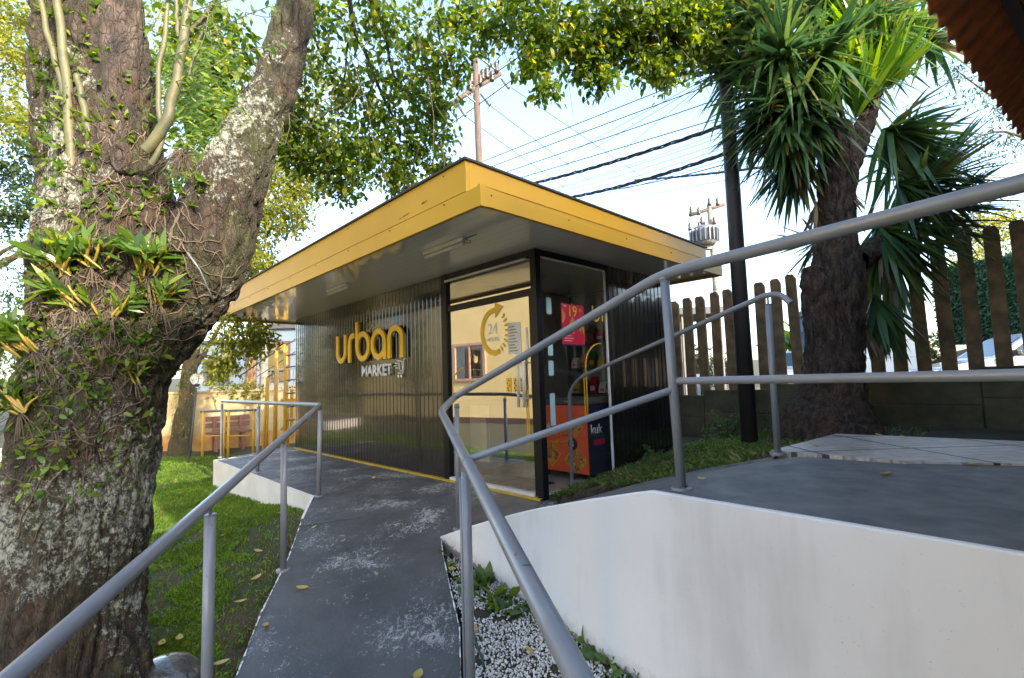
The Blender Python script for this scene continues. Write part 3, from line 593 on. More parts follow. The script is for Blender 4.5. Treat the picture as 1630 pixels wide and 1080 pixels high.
for x,w2 in ((-.46,.07),(-.36,.07),(-.265,.05)):
    mb=MB()
    for q in range(5): a=x+.008+random.random()*(w2-.03); b=.99+q*.024; mb.add([front(a+c,b+d,-.0082) for c,d in ((0,0),(.016,0),(.016,.014),(0,.014))],[(0,1,2,3)])
    mb.build('sticker_print',BLKP,dec,fix=False)
mb=MB(); mb.add([front(a,b,-.009) for a,b in ((-.42,1.36),(-.235,1.34),(-.235,1.66),(-.42,1.67))],[(0,1,2,3)]); mb.build('paper_notice',PAPER,dec,fix=False)
mb=MB()
for q in range(9): mb.add([front(a,b,-.0084) for a,b in ((-.40,1.38+q*.03),(-.28-.02*(q%3),1.38+q*.03),(-.28-.02*(q%3),1.388+q*.03),(-.40,1.388+q*.03))],[(0,1,2,3)])
mb.build('notice_print',PRG,dec,fix=False)
mb=MB(); mb.add([front(a,b,-.009) for a,b in ((-.17,1.36),(-.14,1.36),(-.14,1.60),(-.17,1.60))],[(0,1,2,3)]); mb.build('push_sticker',PAPER,dec,fix=False)
mb=MB()
for pth in ([(-1.35,.9),(-1.35,1.05)]+arc(-1.13,1.05,.22,.2,180,90,10),[(-.19,.55),(-.19,.98)],[(-.165,.5),(-.165,1.0)]): mb=MB(); stroke(mb,pth,.010,front,-.0098,-.0085); mb.build('yellow_line_decal',YEL2,dec,fix=False)
# side window decals: tall yellow arches and round corner lettering
sidef=lambda y,z,d:(d,y,z)
wd_=empty('window_decals',(0,0,0)); wd_.parent=K
mb=MB()
stroke(mb,[(.66,.66),(.66,1.10)],.013,sidef,.0032,.005); stroke(mb,[(.70,.66),(.70,1.22)]+arc(.98,1.22,.28,.24,180,90,12),.013,sidef,.0032,.005)
stroke(mb,[(.86,1.86),(.86,1.76)]+arc(.915,1.76,.055,.06,180,360,10)+[(.97,1.86)],.024,sidef,.0032,.005); stroke(mb,[(1.03,1.70),(1.03,1.85),(1.07,1.86)],.024,sidef,.0032,.005)
mb.build('yellow_decal',YEL2,wd_,fix=False)
mb=MB()
for z,hh in ((1.72,.16),(1.32,.16),(1.13,.14),(.66,.30)): MB().add([(.0035,a,b) for a,b in ((.13,z),(.20,z),(.20,z+hh),(.13,z+hh))],[(0,1,2,3)]).build('pale_sticker',CYAN,wd_,fix=False)
mb=MB(); mb.add([(.0035,a,b) for a,b in ((.16,1.47),(.27,1.47),(.27,1.52),(.16,1.52))],[(0,1,2,3)]); mb.build('pink_sticker',CRIM,wd_,fix=False)
# ------------------------------------------------------------------ things in the kiosk (world placement through wor)
def kthing(name,lx,ly,z,label,cat,group=None): return empty(name,wor(lx,ly,z),KROT,label,cat,group)
ps=kthing('poster',.004,.345,1.418,'crimson meal poster stuck on the side window, price 19 in orange','poster')
mb=MB(); mb.box(0,0,0,.003,.355,.425); mb.build('sheet',CRIM,ps)
text('19','price_print',YEL2,ps,SM(.0045,.12,.30),height=.11,ext=.0008,bold=.0); text(',90','price_print',PRY,ps,SM(.0035,.265,.35),height=.035,ext=.0006)
text('kuk','brand_print',PRW,ps,SM(.0035,.02,.39),height=.03,ext=.0006)
text('saudável!','text_print',PRW,ps,SM(.0035,.03,.13),height=.030,width=.16,ext=.0006,bold=.02); text('prática &','text_print',PRW,ps,SM(.0035,.03,.165),height=.03,width=.13,ext=.0006,bold=.02)
mb=MB()
for q in range(3): mb.box(.0032,.03,.10-.025*q,.0038,.15+.03*(q%2),.105-.025*q)
mb.build('small_print',PRW,ps)
mb=MB(); mb.add([(.0036,a,b) for a,b in ((.01,.22),(.07,.30),(.01,.38))],[(0,1,2)]); mb.add([(.0036,a,b) for a,b in ((.10,.20),(.17,.30),(.24,.20),(.17,.14+.05))],[(0,1,2,3)]); mb.add([(.0036,a,b) for a,b in ((.26,.17),(.31,.25),(.35,.20),(.35,.12))],[(0,1,2,3)]); mb.build('meal_picture',FOOD2,ps,fix=False)
mb=MB(); mb.box(.0032,0,.001,.0037,.353,.018); mb.build('bottom_band',NAVY,ps)
# freezer
fz=kthing('chest_freezer',-.79,.80,.02,'red and navy chest freezer with meal pictures behind the side window','freezer')
fw=.70; fh=.86
mb=MB(); mb.box(0,.012,.06,fw,.62,fh-.07); mb.build('body',NAVY,fz,bevel=.006)
mb=MB(); mb.box(-.01,.0,fh-.068,fw+.012,.63,fh); mb.build('lid',PRG,fz,bevel=.01)
for x in (.06,fw-.06):
    for y in (.08,.54): MB().lathe([(.0,0),(.022,0),(.022,.06),(0,.06)],(x,y,0),10).build('castor',BLKP,fz)
fp=MB().box(.004,-.002,.07,fw-.004,.010,fh-.075).build('front_panel',RED,fz)
def FP(x,z): return FM(x,-.0035,z)
text('kuk','brand_print',PRW,fp,FP(.05,.515),height=.075,ext=.0006,bold=.015); text('comida prática','text_print',PRY,fp,FP(.05,.44),width=.50,height=.05,ext=.0006,shear=.15,bold=.025); text('saudável','text_print',PRY,fp,FP(.13,.355),width=.30,height=.055,ext=.0006,shear=.15,bold=.025)
text('conservador','maker_print',PRW,fz,FM(.40,-.0015,fh-.04),height=.014,ext=.0005)
def diamond(cx,cz,r,mt,rim=PRY):
    mb=MB(); mb.add([front(max(.005,min(fw-.005,cx+a*r)),max(.072,min(fh-.08,cz+b*r*1.15)),.004) for a,b in ((-1,0),(0,-1),(1,0),(0,1))],[(0,1,2,3)]); mb.build('diamond_border',rim,fp,fix=False)
    mb=MB(); r*=.88; mb.add([front(max(.006,min(fw-.006,cx+a*r)),max(.073,min(fh-.081,cz+b*r*1.15)),.005) for a,b in ((-1,0),(0,-1),(1,0),(0,1))],[(0,1,2,3)]); mb.build('food_picture',mt,fp,fix=False)
diamond(.20,.25,.125,FOOD1); diamond(.54,.19,.175,FOOD2); diamond(.55,.56,.10,FOOD1); diamond(.02,.12,.11,FOOD2); diamond(.0,.36,.07,FOOD1)
mb=MB(); mb.add([front(.50+(.062+.006*(k%2))*math.cos(k*math.pi/20),.375+(.062+.006*(k%2))*math.sin(k*math.pi/20),.006) for k in range(40)],[tuple(range(40))]); mb.build('badge',NAVY,fp,fix=False)
text('5','badge_print',PRW,fp,FM(.478,-.0065,.345),height=.06,ext=.0004,bold=.03)
text('kuk','brand_print',PRW,fz,SM(fw+.001,.06,.48),height=.10,ext=.0006,bold=.015)
mb=MB(); mb.box(fw+.0,.10,.36,fw+.0015,.30,.42); mb.build('crimson_print',CRIM,fz)
# shelves with goods
sh=kthing('goods_shelf',-1.35,WY-.42,.02,'dark shelf rack of packets along the rear wall inside the kiosk','shelf')
for z in (.45,.85,1.20,1.55): MB().box(0,0,z,1.3,.32,z+.02).build('shelf',PRG,sh)
for x in (0,1.27): MB().box(x,.0,0,x+.03,.32,1.9).build('upright',PRG,sh)
pk=[RED,CRIM,YEL2,mat('green_pack',(.05,.16,.04),rough=.4),PRW,mat('brown_pack',(.18,.08,.03),rough=.4),PRY]
pknames=['red','crimson','yellow','green','white','brown','orange']
for lv,z in enumerate((.47,.87,1.22,1.57)):
    for q in range(8):
        x=.06+q*.15; ci=(q*3+lv*2)%7; hgt=.14+.08*((q*7+lv*3)%3)/2
        g=kthing('goods_packet',-1.35+x,WY-.42,z+.021,f'{pknames[ci]} packet on shelf {("one","two","three","four")[lv]} up the kiosk rack, {("first","second","third","fourth","fifth","sixth","seventh","eighth")[q]} from the left','packet','packets on the kiosk shelves')
        mb=MB(); d=.05; mb.add([(0,.02,0),(.11,.02,0),(.11,.12,0),(0,.12,0),(.004,.02,hgt*.5),(.106,.02,hgt*.5),(.106,.12,hgt*.5),(.004,.12,hgt*.5),(0,.068,hgt),(.11,.068,hgt),(.11,.074,hgt),(0,.074,hgt)],[(0,1,5,4),(4,5,9,8),(2,3,7,6),(6,7,11,10),(1,2,6,5),(5,6,10,9),(3,0,4,7),(7,4,8,11),(8,9,10,11)]); mb.build('bag',pk[ci],g)
        MB().box(.02,.0165,hgt*.15,.09,.0185,hgt*.42).build('label_patch',pk[(ci+3)%7],g)
bc=kthing('drinks_cooler',-1.50,.35,.02,'blue-edged white drinks cooler just inside the glass door','cooler')
mb=MB(); mb.box(0,0,.1,.40,.55,.86); mb.build('cabinet',BLUE,bc,bevel=.01); mb=MB(); mb.box(.03,-.012,.16,.37,-.002,.8); mb.build('door_panel',PRW,bc,bevel=.004)
MB().box(.36,-.035,.3,.375,-.0125,.66).build('handle',BLUE,bc); mb=MB(); mb.box(.02,.02,0,.38,.53,.1); mb.build('plinth',BLKP,bc)
dm=MB().box(-1.35,.1,.016,-.35,.55,.026).build('door_mat',MATR); dm.location=tuple(P0); dm.rotation_euler=(0,0,KROT); tag(dm,'black rubber mat on the shop floor inside the glass door','mat')
# ------------------------------------------------------------------ railings
def smoothpath(P,rad,n=7):
    P=[Vector(p) for p in P]; out=[P[0]]
    for a,b,c in zip(P[:-2],P[1:-1],P[2:]):
        r=min(rad,(b-a).length*.45,(c-b).length*.45); p=b+(a-b).normalized()*r; q=b+(c-b).normalized()*r
        for k in range(n+1): t=k/n; out.append(p*(1-t)**2+b*2*t*(1-t)+q*t*t)
    out.append(P[-1]); return out
def post(par,foot,top,r=.0215,pin=True,flange=True,name='post'):
    f_=Vector(foot); t=Vector(top); mb=MB()
    if pin:
        s=t-Vector((0,0,.055)); mb.tube([f_,s],r,16); mb.tube([s,s+Vector((0,0,.003))],r*1.06,16); o=mb.build(name,STEEL,par); MB().tube([s,t],.0065,8).build('pin',STEEL,o)
    else: mb.tube([f_,t],r,16); o=mb.build(name,STEEL,par)
    if flange:
        fp_=MB().lathe([(0,.007),(.045,.007),(.047,.003),(.047,-.01)],tuple(foot),20).build('foot_plate',STEEL,o)
        for k in range(3):
            a=.5+k*2.1; MB().lathe([(0,.016),(.004,.015),(.006,.010),(.006,.006)],(foot[0]+.034*math.cos(a),foot[1]+.034*math.sin(a),foot[2]),8).build('bolt',GALV,o)
    if not pin: MB().lathe([(r*.98,-.010),(r*1.22,-.004),(r*1.25,.002),(r*1.1,.008)],(top[0],top[1],top[2]-.026),16).build('weld_bead',STEEL,o,fix=False)
    return o
def wrail(par,name,P,r=.025,rad=.12,n=18):
    return MB().tube(smoothpath(P,rad),r,n).build(name,STEEL,par,fix=False)
# left railing
fA=onfun(507,790,zr); fB=onfun(465,905,zr); tA=ony(510,645,fA[1]); tB=ony(467,694,fB[1])
dAB=(tB-tA)/np.linalg.norm((tB-tA)[:2]); _a0=math.atan2(dAB[1],dAB[0]); _bst=None
def _pp(P): q=P-CP; k_=q@_F; return vec(815+f*(q@XX)/k_,540-f*(q@UU)/k_)
for _i in np.linspace(-.25,.25,101):
    for _sl in np.linspace(-.22,.0,45):
        _d=vec(math.cos(_a0+_i),math.sin(_a0+_i),_sl); A_=_pp(tA); B_=_pp(tA+_d*3.4); t_=unit(B_-A_)
        e_=sum(((vec(*q)-A_)@vec(-t_[1],t_[0]))**2 for q in ((467,687),(230,897),(88,1012)))+4*(_i/.05)**2+4*((_sl+.115)/.02)**2
        if _bst is None or e_<_bst[0]: _bst=(e_,_d)
dAB=_bst[1]; tB=tA+dAB*np.linalg.norm((tB-tA)[:2]); fE1=onz(352,728,0); fE2=onz(410,752,0)
tz_=tA[2]
LR=empty('left_railing',fA,0,'grey tubular railing on the left of the path, turning along the platform edge','railing')
def rel(par,*P): o=Vector(par.location); return [tuple(Vector(tuple(map(float,p)))-o) for p in P]
end=tB+dAB*4.2
tE1=vec(fE1[0],fE1[1],tz_)
dE=unit(tE1-vec(tA[0],tA[1],tz_)); tA_=vec(tA[0],tA[1],tz_)
wrail(LR,'handrail',rel(LR,tE1+dE*.02,tA_,end),.024,.05)
p3xy=tB+dAB*1.62; 
def gfoot(p): return vec(p[0],p[1],zr(p[0],p[1]))
for p in (fA,): post(LR,*rel(LR,p,tA_))
post(LR,*rel(LR,vec(tB[0],tB[1],zr(*tB[:2])),tB))
# third post: stands in the lawn
k=None; best=9
for t in np.linspace(1,2.4,300):
    p=tB+dAB*t; d=p-CP; px=815+f*(d@XX)/(d@_F)
    if abs(px-334.5)<best: best=abs(px-334.5); k=p
post(LR,*rel(LR,vec(k[0],k[1],gz(k[0],k[1])-.05),k),r=.0235)
p=tB+dAB*3.4; post(LR,*rel(LR,vec(p[0],p[1],zr(p[0],p[1])-.1),p))
for p in (fE1+(fE2-fE1)*0,fE2): post(LR,*rel(LR,p,vec(p[0],p[1],tz_)))
MB().tube(rel(LR,tA_+(tB-tA_)*.42,tA_+(tB-tA_)*.44),.028,16).build('weld_sleeve',STEEL,LR)
# right near railing
def rz(P): return vec(P[0],P[1],r2z(P[0],P[1]))
N0=onfun(1085,779,r2z); NT=ony(1057,436,N0[1]); RH=NT[2]
p1=onfun(730,842,lambda x,y:zr(x,y)); a_=ony(724,632,p1[1]); b_=ony(702,655,p1[1]-.58); z_b=b_[2]
dd=vec(.25,-.968,0)/np.linalg.norm(vec(.25,-.968))
# slope chosen parallel to the path
c_=b_+(dd+vec(0,0,-.112))*1.0
best=None
for ang in np.linspace(-.2,.2,81):
    for sl in np.linspace(-.2,-.04,33):
        d3=vec(math.sin(.2527+ang),-math.cos(.2527+ang),sl); e=0
        for (qx,qy) in ((735.6,742),(830,905),(925,1078)):
            # distance in picture of the line to the point
            v0=b_-CP; v1=b_+d3*2.9-CP; A=vec(815+f*(v0@XX)/(v0@_F),540-f*(v0@UU)/(v0@_F)); B=vec(815+f*(v1@XX)/(v1@_F),540-f*(v1@UU)/(v1@_F)); t=unit(B-A); e+=((vec(qx,qy)-A)@vec(-t[1],t[0]))**2
        e+=3*(ang/.05)**2+3*((sl+.115)/.02)**2
        if best is None or e<best[0]: best=(e,d3)
d3=best[1]
RR=empty('right_railing',N0,0,'grey tubular handrail above the white wall, bending down towards the path','railing')
RX=ony(1632,291,1.0); v=ray(1632,291); RX=CP+v*((RH+.0)-CH)/v[2]; dr_=unit(RX-NT); RXE=RX+dr_*1.4
wrail(RR,'handrail',rel(RR,RXE,NT+vec(0,0,.0),a_,b_+vec(0,0,.0),b_+d3*3.6),.0255,.13)
pp=post(RR,*rel(RR,N0,NT),r=.0215,pin=False)
m0=ony(1076,607,N0[1]); v=ray(1632,597); mE=CP+v*(m0[2]-CH)/v[2]
# the mid rail keeps level
t_=np.linalg.norm((RX-NT)[:2]); mE=vec(RX[0],RX[1],m0[2]-.0)
wrail(RR,'middle_rail',rel(RR,m0,ony(1632,597,RX[1]+.0),ony(1632,597,RX[1])+dr_*1.4),.0165)
g0=ony(1070,621,N0[1]); 
bestp=None
for t in np.linspace(.1,1.6,200):
    q=b_+d3*t-CP; qy=540-f*(q@UU)/(q@_F)
    if bestp is None or abs(qy-733)<bestp[0]: bestp=(abs(qy-733),q+CP)
cj=bestp[1]; wrail(RR,'lower_rail',rel(RR,g0,cj),.0165)
MB().tube(rel(RR,cj+d3*.03,cj+d3*.05),.028,18).build('weld_sleeve',STEEL,RR)
post(RR,*rel(RR,p1,ony(727,643,p1[1])),r=.019,pin=False)
best=9
for t in np.linspace(.2,2.2,400):
    p=b_+d3*t; q=p-CP; px=815+f*(q@XX)/(q@_F)
    if abs(px-741)<best: best=abs(px-741); kp=p
post(RR,*rel(RR,vec(kp[0]-.0,kp[1],zr(kp[0],kp[1])-.1),kp),r=.0215,flange=False)
MB().tube(rel(RR,vec(kp[0]-.028,kp[1]+.02,zr(kp[0],kp[1])-.1),vec(kp[0]-.028,kp[1]+.02,kp[2]-.09)),.007,8).build('brace_bar',STEEL,RR)
kk=b_+d3*3.6; post(RR,*rel(RR,vec(kk[0],kk[1],-.7),kk),r=.0215,flange=False)
# far railing of the upper ramp
F0=onfun(911,790,r2z); F1=onfun(1238,722,lambda x,y:LZ)
G0=ony(906,622,F0[1]); G1=ony(1222,474,F1[1]); mid=ony(925,600,F0[1]-.06)
FR=empty('far_railing',F0,0,'thin grey handrail on the far side of the upper ramp with a hooked end','railing')
hk1=G1+unit(G1-mid)*.10; hk2=hk1+unit(vec(G1[0]-mid[0],G1[1]-mid[1],0))*.08+vec(0,0,-.03)
wrail(FR,'handrail',rel(FR,F0,G0,mid+vec(0,0,.0),G1+vec(0,0,.02),G1+unit(vec(*(G1-mid)[:2],0))*.09+vec(0,0,.005),G1+unit(vec(*(G1-mid)[:2],0))*.15+vec(0,0,-.06)),.0185,.11)
post(FR,*rel(FR,F1,G1+vec(0,0,.01)),r=.02,flange=True)
# ------------------------------------------------------------------ fence towards the street
fz0=lambda lx:.79+(lx+.55)*.075
FN=empty('picket_fence',wor(-.9,3.85,0),KROT,'dark weathered concrete picket fence on a mossy plinth, along the street','fence')
fo=Vector((-.9,3.85,0))
mb=MB()
for k in range(9):
    xa=-1.2+k*1.0; zt=fz0(xa+.5)
    mb.box(xa-fo.x,-.045,zt-.6,xa+1.0-fo.x,.07,zt-.01); mb.box(xa-fo.x,0-.08,-.4,xa+.985-fo.x,.10,zt-.33); mb.box(xa-fo.x,-.065+.004*(k%2),zt-.325,xa+.99-fo.x,.09,zt)
mb.box(-.3,-.03,-.4,7.6,.07,.74); mb.build('plinth',CONC,FN,bevel=.008)
mb=MB(); mb.box(-.3,.0,fz0(-1)+.0,8,.001,fz0(-1)+.001)
prng=random.Random(5)
k=0; x=-.62
xs_p=[]
while x<4.2: xs_p.append(x); x+=.212
for i,x in enumerate(xs_p):
    zb=fz0(x)-.0; hh=1.50+prng.uniform(-.012,.012)+( .0 if x<1.2 else .03); lean=prng.uniform(-.012,.012); wd2=prng.uniform(.122,.136); X=x-fo.x
    m_=Matrix.Translation((X,0,zb-.03))@Matrix.Rotation(lean,4,'Y')
    mb=MB(); pr=[(-wd2/2,0),(wd2/2,0),(wd2/2,hh-.06),(wd2/2-.03,hh),(-wd2/2+.02,hh),(-wd2/2,hh-.03)]
    mb.prism(pr,lambda a,b,d:tuple(m_@Vector((a,d,b))),-.03,.03); mb.build('picket',CONC2,FN,bevel=.004)
mb=MB(); sp_=[]
for i in range(90):
    x=-.62+i*.055; z=fz0(x)+1.52; sp_.append((x-fo.x,.04,z)); mb.tube([(x-fo.x,.04,z),(x-fo.x,.04,z+.055)],.0025,4,cap=False)
mb.tube(sp_,.004,5); mb.build('spike_strip',BLKP,FN,fix=False)
# dark tall post beside the fence
def gzs(x,y): return gz(x,y)
pb=onz(1194,716,.27); ptop=ony(1148,20,pb[1]); 
LP=empty('tall_post',pb,0,'tall dark tapering post between the kiosk and the yucca','post')
top=pb+(ptop-pb)*1.9
mb=MB(); mb.tube(rel(LP,pb-vec(0,0,.15),pb+(top-pb)*.3,pb+(top-pb)*.6,top),[.086,.078,.07,.05],20); mb.build('shaft',POLED,LP)
mb=MB()
q=pb+(top-pb)*.33; 
for zz in (.46,.62):
    q=pb+(top-pb)*zz; mb.tube(rel(LP,q+vec(-.07,-.03,0),q+vec(-.20,-.03,0)),.012,8); mb.lathe([(0,0),(.03,0),(.04,.03),(.02,.05),(.035,.08),(0,.09)],tuple(Vector(rel(LP,q+vec(-.2,-.03,-.04))[0])),12)
mb.build('insulator',CERAM,LP)
mb=MB(); bx=wor(.42,1.55); 
o=None
# smaller conduit post right behind
pb2=onz(1208,700,.3)+vec(.05,.35,0); t2_=empty('slim_post',pb2,0,'short slim grey post just behind the tall dark post','post'); MB().tube([(0,0,-.1),(0,0,1.6)],.04,14).build('shaft',POLED,t2_); MB().lathe([(0,1.62),(.045,1.6),(.045,1.56)],(0,0,0),14).build('cap',GALV,t2_)
# ------------------------------------------------------------------ foliage tools
TRI_LEAF=[(0,1,2),(1,3,4,2),(3,5,4)]
def leaves(P,A,N,L,W,curl=.12):
    """P,A,N (n,3); L,W (n,) -> (n,6,3)"""
    A=unit(A); N=unit(N-A*(A*N).sum(1,keepdims=True)); B=np.cross(A,N); L=L[:,None]; W=W[:,None]
    return np.stack([P,P+A*L*.28+B*W*.42-N*L*curl*.0+N*W*.12,P+A*L*.28-B*W*.42+N*W*.12,P+A*L*.66+B*W*.40-N*L*curl*.5+N*W*.1,P+A*L*.66-B*W*.40-N*L*curl*.5+N*W*.1,P+A*L-N*L*curl],1)
def cloud(blobs,per,size,asp=.45,clump=.25,droop=.4,seed=0,subs=None):
    """blobs: (centre,radius(3)) ; leaves gathered in sprigs inside each blob"""
    g=np.random.default_rng(seed); out=[]
    for c,r,wgt in blobs:
        r=np.array(r if hasattr(r,'__len__') else (r,r,r)); ns=max(3,int(per*wgt/9)); 
        d=unit(g.normal(size=(ns,3))); rad=g.random((ns,1))**.45; sc=c+d*rad*r
        sd=unit(d*np.array([1,1,.5])+g.normal(size=(ns,3))*.6-np.array([0,0,droop])); k=9
        t=np.linspace(-.5,.5,k)[None,:,None]*clump
        P=(sc[:,None,:]+sd[:,None,:]*t+g.normal(size=(ns,k,3))*clump*.12).reshape(-1,3)
        A=(np.repeat(sd,k,0)*.6+g.normal(size=(ns*k,3))*.7-np.array([0,0,droop])); N=g.normal(size=(ns*k,3))*.7+np.array([0,0,.7])
        L=size*g.uniform(.6,1.25,ns*k); out.append(leaves(P,A,N,L,L*asp*g.uniform(.8,1.2,ns*k)))
    return np.concatenate(out)
def blob(px,py,y,rpx,w=1,rz=None,ry=None):
    c=ony(px,py,y); r=rpx*y/f; return (c,(r,ry if ry else r*1.1,(rz*y/f) if rz else r),w)
def tree(name,base,trunk,label,crowns,bark,leafm,per,size,seed,limbs=(),asp=.5,clump=.25,droop=.3,cat='tree',group=None):
    T=empty(name,base,0,label,cat,group); o=np.array(base,float)
    if trunk:
        pts=[np.array(p)-o for p,_ in trunk]; mb=MB(); mb.tube(*resample(pts,[r for _,r in trunk],20),12)
        for L in limbs: mb.tube(*resample([np.array(p)-o for p,_ in L],[r for _,r in L],12),8)
        rough(mb,seed,.12); mb.build('trunk',bark,T,fix=False)
    Vv=cloud(crowns,per,size,asp,clump,droop,seed)-o
    fast('crown',Vv,6,leafm,T,tri=TRI_LEAF); return T
def resample(P,Rr,n):
    P=[np.array(p,float) for p in P]; out=[];rr=[]; m=len(P)-1
    for i in range(n+1):
        t=i/n*m; k=min(int(t),m-1); u=t-k; p0,p1,p2,p3=P[max(k-1,0)],P[k],P[k+1],P[min(k+2,m)]
        out.append(.5*((2*p1)+(-p0+p2)*u+(2*p0-5*p1+4*p2-p3)*u*u+(-p0+3*p1-3*p2+p3)*u**3)); rr.append(Rr[k]*(1-u)+Rr[k+1]*u)
    return out,rr
def rough(mb,seed,a):
    mb.v=[tuple(Vector(p)*1+Vector((noise.noise(Vector(p)*4+Vector((seed,0,0))),noise.noise(Vector(p)*4+Vector((0,seed,5))),0))*a*.3) for p in mb.v]
# ------------------------------------------------------------------ the big old tree
def bigtube(P,Rr,rings,seg,seed,amp=1.,flare=None):
    C,RR_=resample(P,Rr,rings); vs=[];nn=None
    for i,(c,r) in enumerate(zip(C,RR_)):
        c=Vector(c); t=(Vector(C[min(i+1,rings)])-Vector(C[max(i-1,0)])).normalized()
        nn=(Vector((1,0,0))-t*t.x).normalized() if nn is None else (nn-t*nn.dot(t)).normalized(); b=t.cross(nn)
        for k in range(seg):
            a=2*math.pi*k/seg; d=nn*math.cos(a)+b*math.sin(a); p=c+d*r
            q=Vector((d.x*r*1.,d.y*r,0))+Vector((0,0,c.z*1.))
            big=noise.noise(Vector((p.x*2.2,p.y*2.2,p.z*1.1+seed)))*.16*r
            lob=noise.noise(Vector((math.cos(a)*1.6,math.sin(a)*1.6,p.z*.7+seed*2)))*.20*r
            rid=-(1-min(1,abs(noise.noise(Vector((p.x*17,p.y*17,p.z*4.5+seed))))*4))*.022*amp
            fin=noise.noise(Vector((p.x*34,p.y*34,p.z*13)))*.014*amp+noise.noise(Vector((p.x*85,p.y*85,p.z*40)))*.004*amp
            vs.append(p+d*(big+lob+rid+fin))
    fs=[(i*seg+k,i*seg+(k+1)%seg,(i+1)*seg+(k+1)%seg,(i+1)*seg+k) for i in range(rings) for k in range(seg)]
    return vs,fs
TD=2.35
def tp(px,py,dy=0): return ony(px,py,TD+dy)
def tr(w,dy=0): return w/2*(TD+dy)/f*.98
tb=vec(tp(110,1160)[0],TD,-.55)
BT=empty('old_tree',tb,0,'huge lichen-spotted old tree in the left foreground, forking into two limbs','tree')
sub=lambda L:[p-tb for p in L]
main=[(tp(98,1330),tr(330)),(tp(108,1150),tr(245)),(tp(108,1000),tr(222)),(tp(114,900),tr(216)),(tp(124,800),tr(212)),(tp(134,700),tr(214)),(tp(155,600),tr(222)),(tp(178,500),tr(240)),(tp(184,420),tr(262)),(tp(174,340),tr(232)),(tp(165,250),tr(190)),(tp(165,150),tr(160)),(tp(160,50),tr(150)),(tp(155,-60),tr(140)),(tp(140,-250),tr(130))]
limb=[(tp(205,560),tr(140)),(tp(268,490),tr(150)),(tp(325,420),tr(140)),(tp(348,350),tr(124)),(tp(374,280),tr(104,.0)),(tp(404,210,.05)+0,tr(88)),(tp(434,140,.1),tr(76)),(tp(458,60,.15),tr(66)),(tp(475,-20,.2),tr(60)),(tp(495,-150,.3),tr(66)),(tp(560,-420,.8),tr(60)),(tp(640,-620,1.6),tr(45))]
lobe=[(tp(120,520,.12),tr(140)),(tp(100,400,.12),tr(120)),(tp(80,280,.15),tr(95)),(tp(72,150,.15),tr(85)),(tp(66,40,.15),tr(80)),(tp(60,-120,.2),tr(75)),(tp(30,-300,.3),tr(60))]
mb=MB()
for L,rn,sgm,sd in (([(p+vec(.05*0,0,0),r*.87) for p,r in main],420,200,1.3),(limb,260,110,4.1),([(p+vec(.06,0,0),r*.8) for p,r in lobe],200,90,8.8)):
    vs,fs=bigtube(sub([p for p,_ in L]),[r for _,r in L],rn,sgm,sd); mb.add(vs,fs,0,True)
mb.build('trunk',BARK,BT,fix=False)
# stripped dead wood strip
dw=[(tp(178,345,.05),tr(20)),(tp(180,310,-.09),tr(56)),(tp(182,250,-.10),tr(64)),(tp(185,150,-.08),tr(66)),(tp(190,60,-.06),tr(64)),(tp(192,-60,-.05),tr(60))]
vs,fs=bigtube(sub([p for p,_ in dw]),[r for _,r in dw],120,60,2.2,.5); MB().add(vs,fs,0,True).build('dead_wood',BARKW,BT,fix=False)
# knot scar
kc=tp(190,250,-.215)-tb; mb=MB(); mb.lathe([(.0,.012),(.016,.008),(.022,0),(.030,.014),(.040,.010),(.046,-.02)],(0,0,0),24,M=Matrix.Translation(tuple(kc))@Matrix.Rotation(R(95),4,'X')@Matrix.Diagonal((.9,1.7,1,1))); mb.build('knot_scar',BARKW,BT,fix=False)
# upright shoots
shoots=[([(122,330),(113,260),(108,150),(98,60),(88,-30)],-.22,15),([(112,200),(95,120),(75,50),(62,-20)],-.21,10),([(146,250),(135,180),(122,120)],-.20,12),([(240,262),(258,225),(254,180),(252,120),(262,60),(270,-20)],-.20,9),([(232,240),(262,200),(272,165),(283,120),(292,60),(306,-30)],-.22,17),([(292,60),(330,20),(360,-30)],-.2,7),([(284,60),(281,20),(283,-30)],-.18,7),([(300,120),(318,60),(332,10)],-.18,5)]
for P,dy,wpx in shoots:
    q=[tp(a,b,dy)-tb for a,b in P]; C_,r_=resample(q,[tr(wpx)*(1-.35*i/len(q)) for i in range(len(q))],26)
    MB().tube([c+vec(.003*math.sin(i),0,0) for i,c in enumerate(C_)],r_,12).build('shoot',SHOOT,BT,fix=False)
# aerial roots creeping over the bark: ray cast on the trunk
bpy.context.view_layer.update()
trunk_o=[o for o in BT.children if o.name.startswith('trunk')][0]
from mathutils.bvhtree import BVHTree
bvh=BVHTree.FromPolygons([v.co[:] for v in trunk_o.data.vertices],[p.vertices[:] for p in trunk_o.data.polygons])
def hit(px,py):
    v=Vector(ray(px,py)).normalized(); o_=Vector(CP-tb); h=bvh.ray_cast(o_,v)
    return (h[0],h[1]) if h[0] is not None and h[3]<4.2 else (None,None)
rr_=random.Random(3); mb=MB()
for i in range(270):
    band=rr_.random()
    if band<.5: px,py=rr_.uniform(20,300),rr_.uniform(120,560)
    elif band<.85: px,py=rr_.uniform(0,250),rr_.uniform(430,760)
    else: px,py=rr_.uniform(60,330),rr_.uniform(300,520)
    ang=rr_.gauss(90,38); pts=[]; n=rr_.randint(7,26)
    for k in range(n):
        h,nr=hit(px,py)
        if h is None: break
        pts.append(h+nr*.004+Vector((0,0,0)));
        px+=math.cos(R(ang))*7; py+=math.sin(R(ang))*7; ang+=rr_.gauss(0,24)
    if len(pts)>3:
        r0=rr_.choice((.0018,.0022,.003,.0042)); mb.tube(pts,[r0*(1-.5*j/len(pts)) for j in range(len(pts))],5,cap=False)
mb.build('aerial_roots',ROOT,BT,fix=False)
